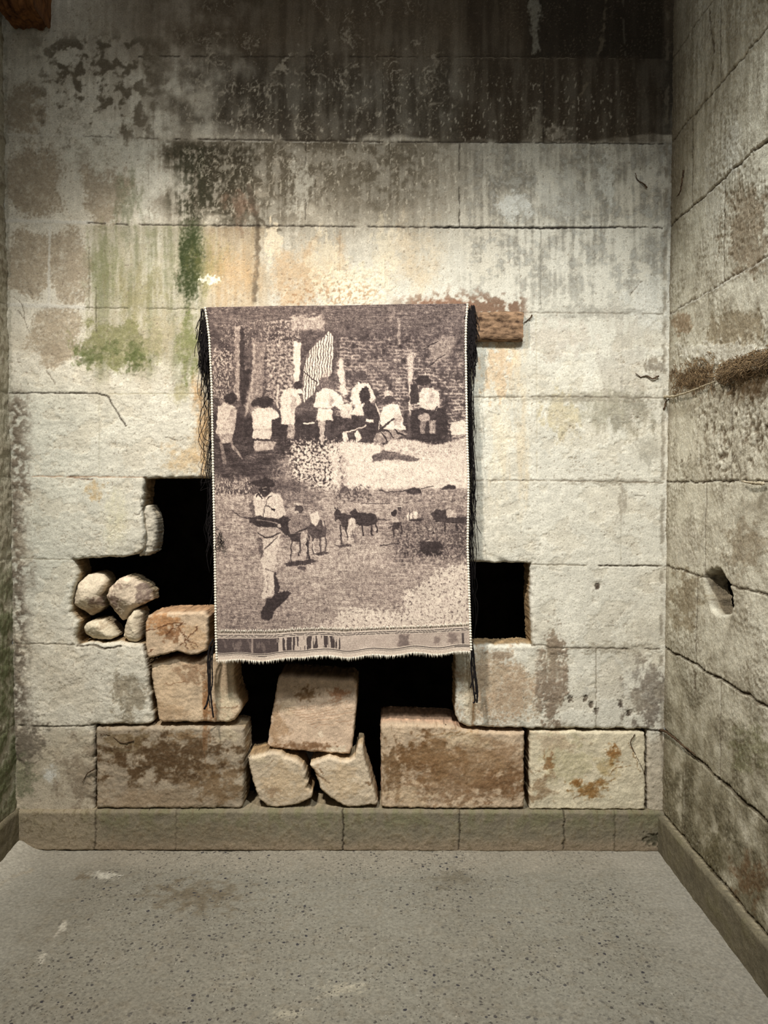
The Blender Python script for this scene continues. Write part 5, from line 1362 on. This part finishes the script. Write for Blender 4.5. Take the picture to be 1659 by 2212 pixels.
# ================================================================== ROOTS ON THE WALLS
def root(pts, r, label, Y=-0.006, mat=M_ROOT, n=40, cat='root', side=False):
    q = spline(pts, n)
    if side:
        uz = np.array([side_point(a, b_) for a, b_ in q])
        v = np.stack([XR - .012 - .006 * np.sin(np.linspace(0, 3, n)), -uz[:, 0], uz[:, 1]], -1)
    else:
        xx, zz = Parr(q[:, 0], q[:, 1], Y); v = np.stack([xx, Y - .003 * np.sin(np.linspace(0, 7, n)), zz], -1)
    v = v + np.random.RandomState(len(label)).normal(0, .0008, v.shape)
    t_ = Tubes(); t_.add(v, np.linspace(r, r * .35, n), 6)
    o = t_.build('root', mat); g(o, label, cat)
    return o
root([(1397, 406), (1390, 398), (1378, 388), (1372, 374)], .0032, 'short hooked root on the back wall near the upper right corner')
root([(1422, 812), (1410, 818), (1396, 812), (1384, 814), (1372, 806)], .0036, 'wavy dark root poking from the back wall beside the right corner')
root([(1434, 884), (1438, 870), (1446, 860)], .0034, 'stubby root hanging in the right corner under the long twig')
root([(1150, 680), (1142, 690), (1130, 698)], .0030, 'little root beside the bare end of the timber beam')
root([(1440, 857), (1470, 855), (1510, 842), (1552, 824)], .0055, 'long pale twig lying along the right wall joint under the brown fibres', side=True, mat=M_ROOTP)
root([(1659, 1044), (1640, 1043), (1622, 1041), (1612, 1038)], .006, 'white root lying in a joint of the right wall at the frame edge', side=True, mat=M_ROOTP)
root([(1484, 368), (1483, 395), (1478, 418), (1470, 424)], .0035, 'thin dark root hanging on the right wall near the corner', side=True)
root([(1372, 1586), (1362, 1604), (1378, 1640), (1394, 1672)], .0020, 'fine root trailing down the pale bottom block by the right corner')
root([(205, 1660), (188, 1672), (178, 1690)], .0028, 'bent root stub at the left end of the long bottom block')
root([(290, 1600), (262, 1604), (240, 1590), (215, 1584)], .0022, 'thin root crossing the top of the long bottom block at left')
root([(1428, 1576), (1450, 1582), (1480, 1606), (1510, 1630)], .006, 'thick dark root along the right wall joint low in the corner', side=True)

rs = np.random.RandomState(33)
def fibres(name, u0, u1, z0, z1, n, out, label, down=1.0):
    t_ = Tubes()
    for k in range(n):
        a = rs.rand(); b_ = rs.rand()
        uu_ = u0 + (u1 - u0) * a; zz_ = z0 + (z1 - z0) * b_ 
        L_ = rs.uniform(.02, .07); m = 7
        t = np.linspace(0, 1, m)
        du = rs.uniform(-.5, .9) * L_; dz = -rs.uniform(.2, 1.0) * L_ * down
        oo = out * (1 - abs(2 * b_ - 1)) * rs.uniform(.3, 1)
        x = XR - .004 - oo * (.35 + .65 * t) - .006 * np.sin(t * 5 + rs.rand() * 6)
        v = np.stack([x, -(uu_ + du * t + .004 * np.sin(t * 7 + rs.rand() * 6)), zz_ + dz * t + .004 * np.sin(t * 6 + rs.rand() * 6)], -1)
        t_.add(v, np.linspace(1, .4, m) * rs.uniform(.0008, .0016), 4)
    o = t_.build(name, M_FIBRE); g(o, label, 'root mat'); return o
ua, za_ = side_point(1462, 828); ub, zb_ = side_point(1545, 790)
fibres('root_mat', .04, .42, side_point(1500, 850)[1] + .02, side_point(1500, 790)[1] + .03, 260, .010, 'flat mat of brown root fibres on the right wall close to the corner')
u0_, z0_ = side_point(1560, 822); u1_, z1_ = side_point(1665, 770)
fibres('root_mat', u0_, u1_ + .25, side_point(1610, 815)[1], side_point(1610, 785)[1] + .03, 1000, .05, 'thick bundle of tan root fibres jutting from the right wall at the frame edge', .55)
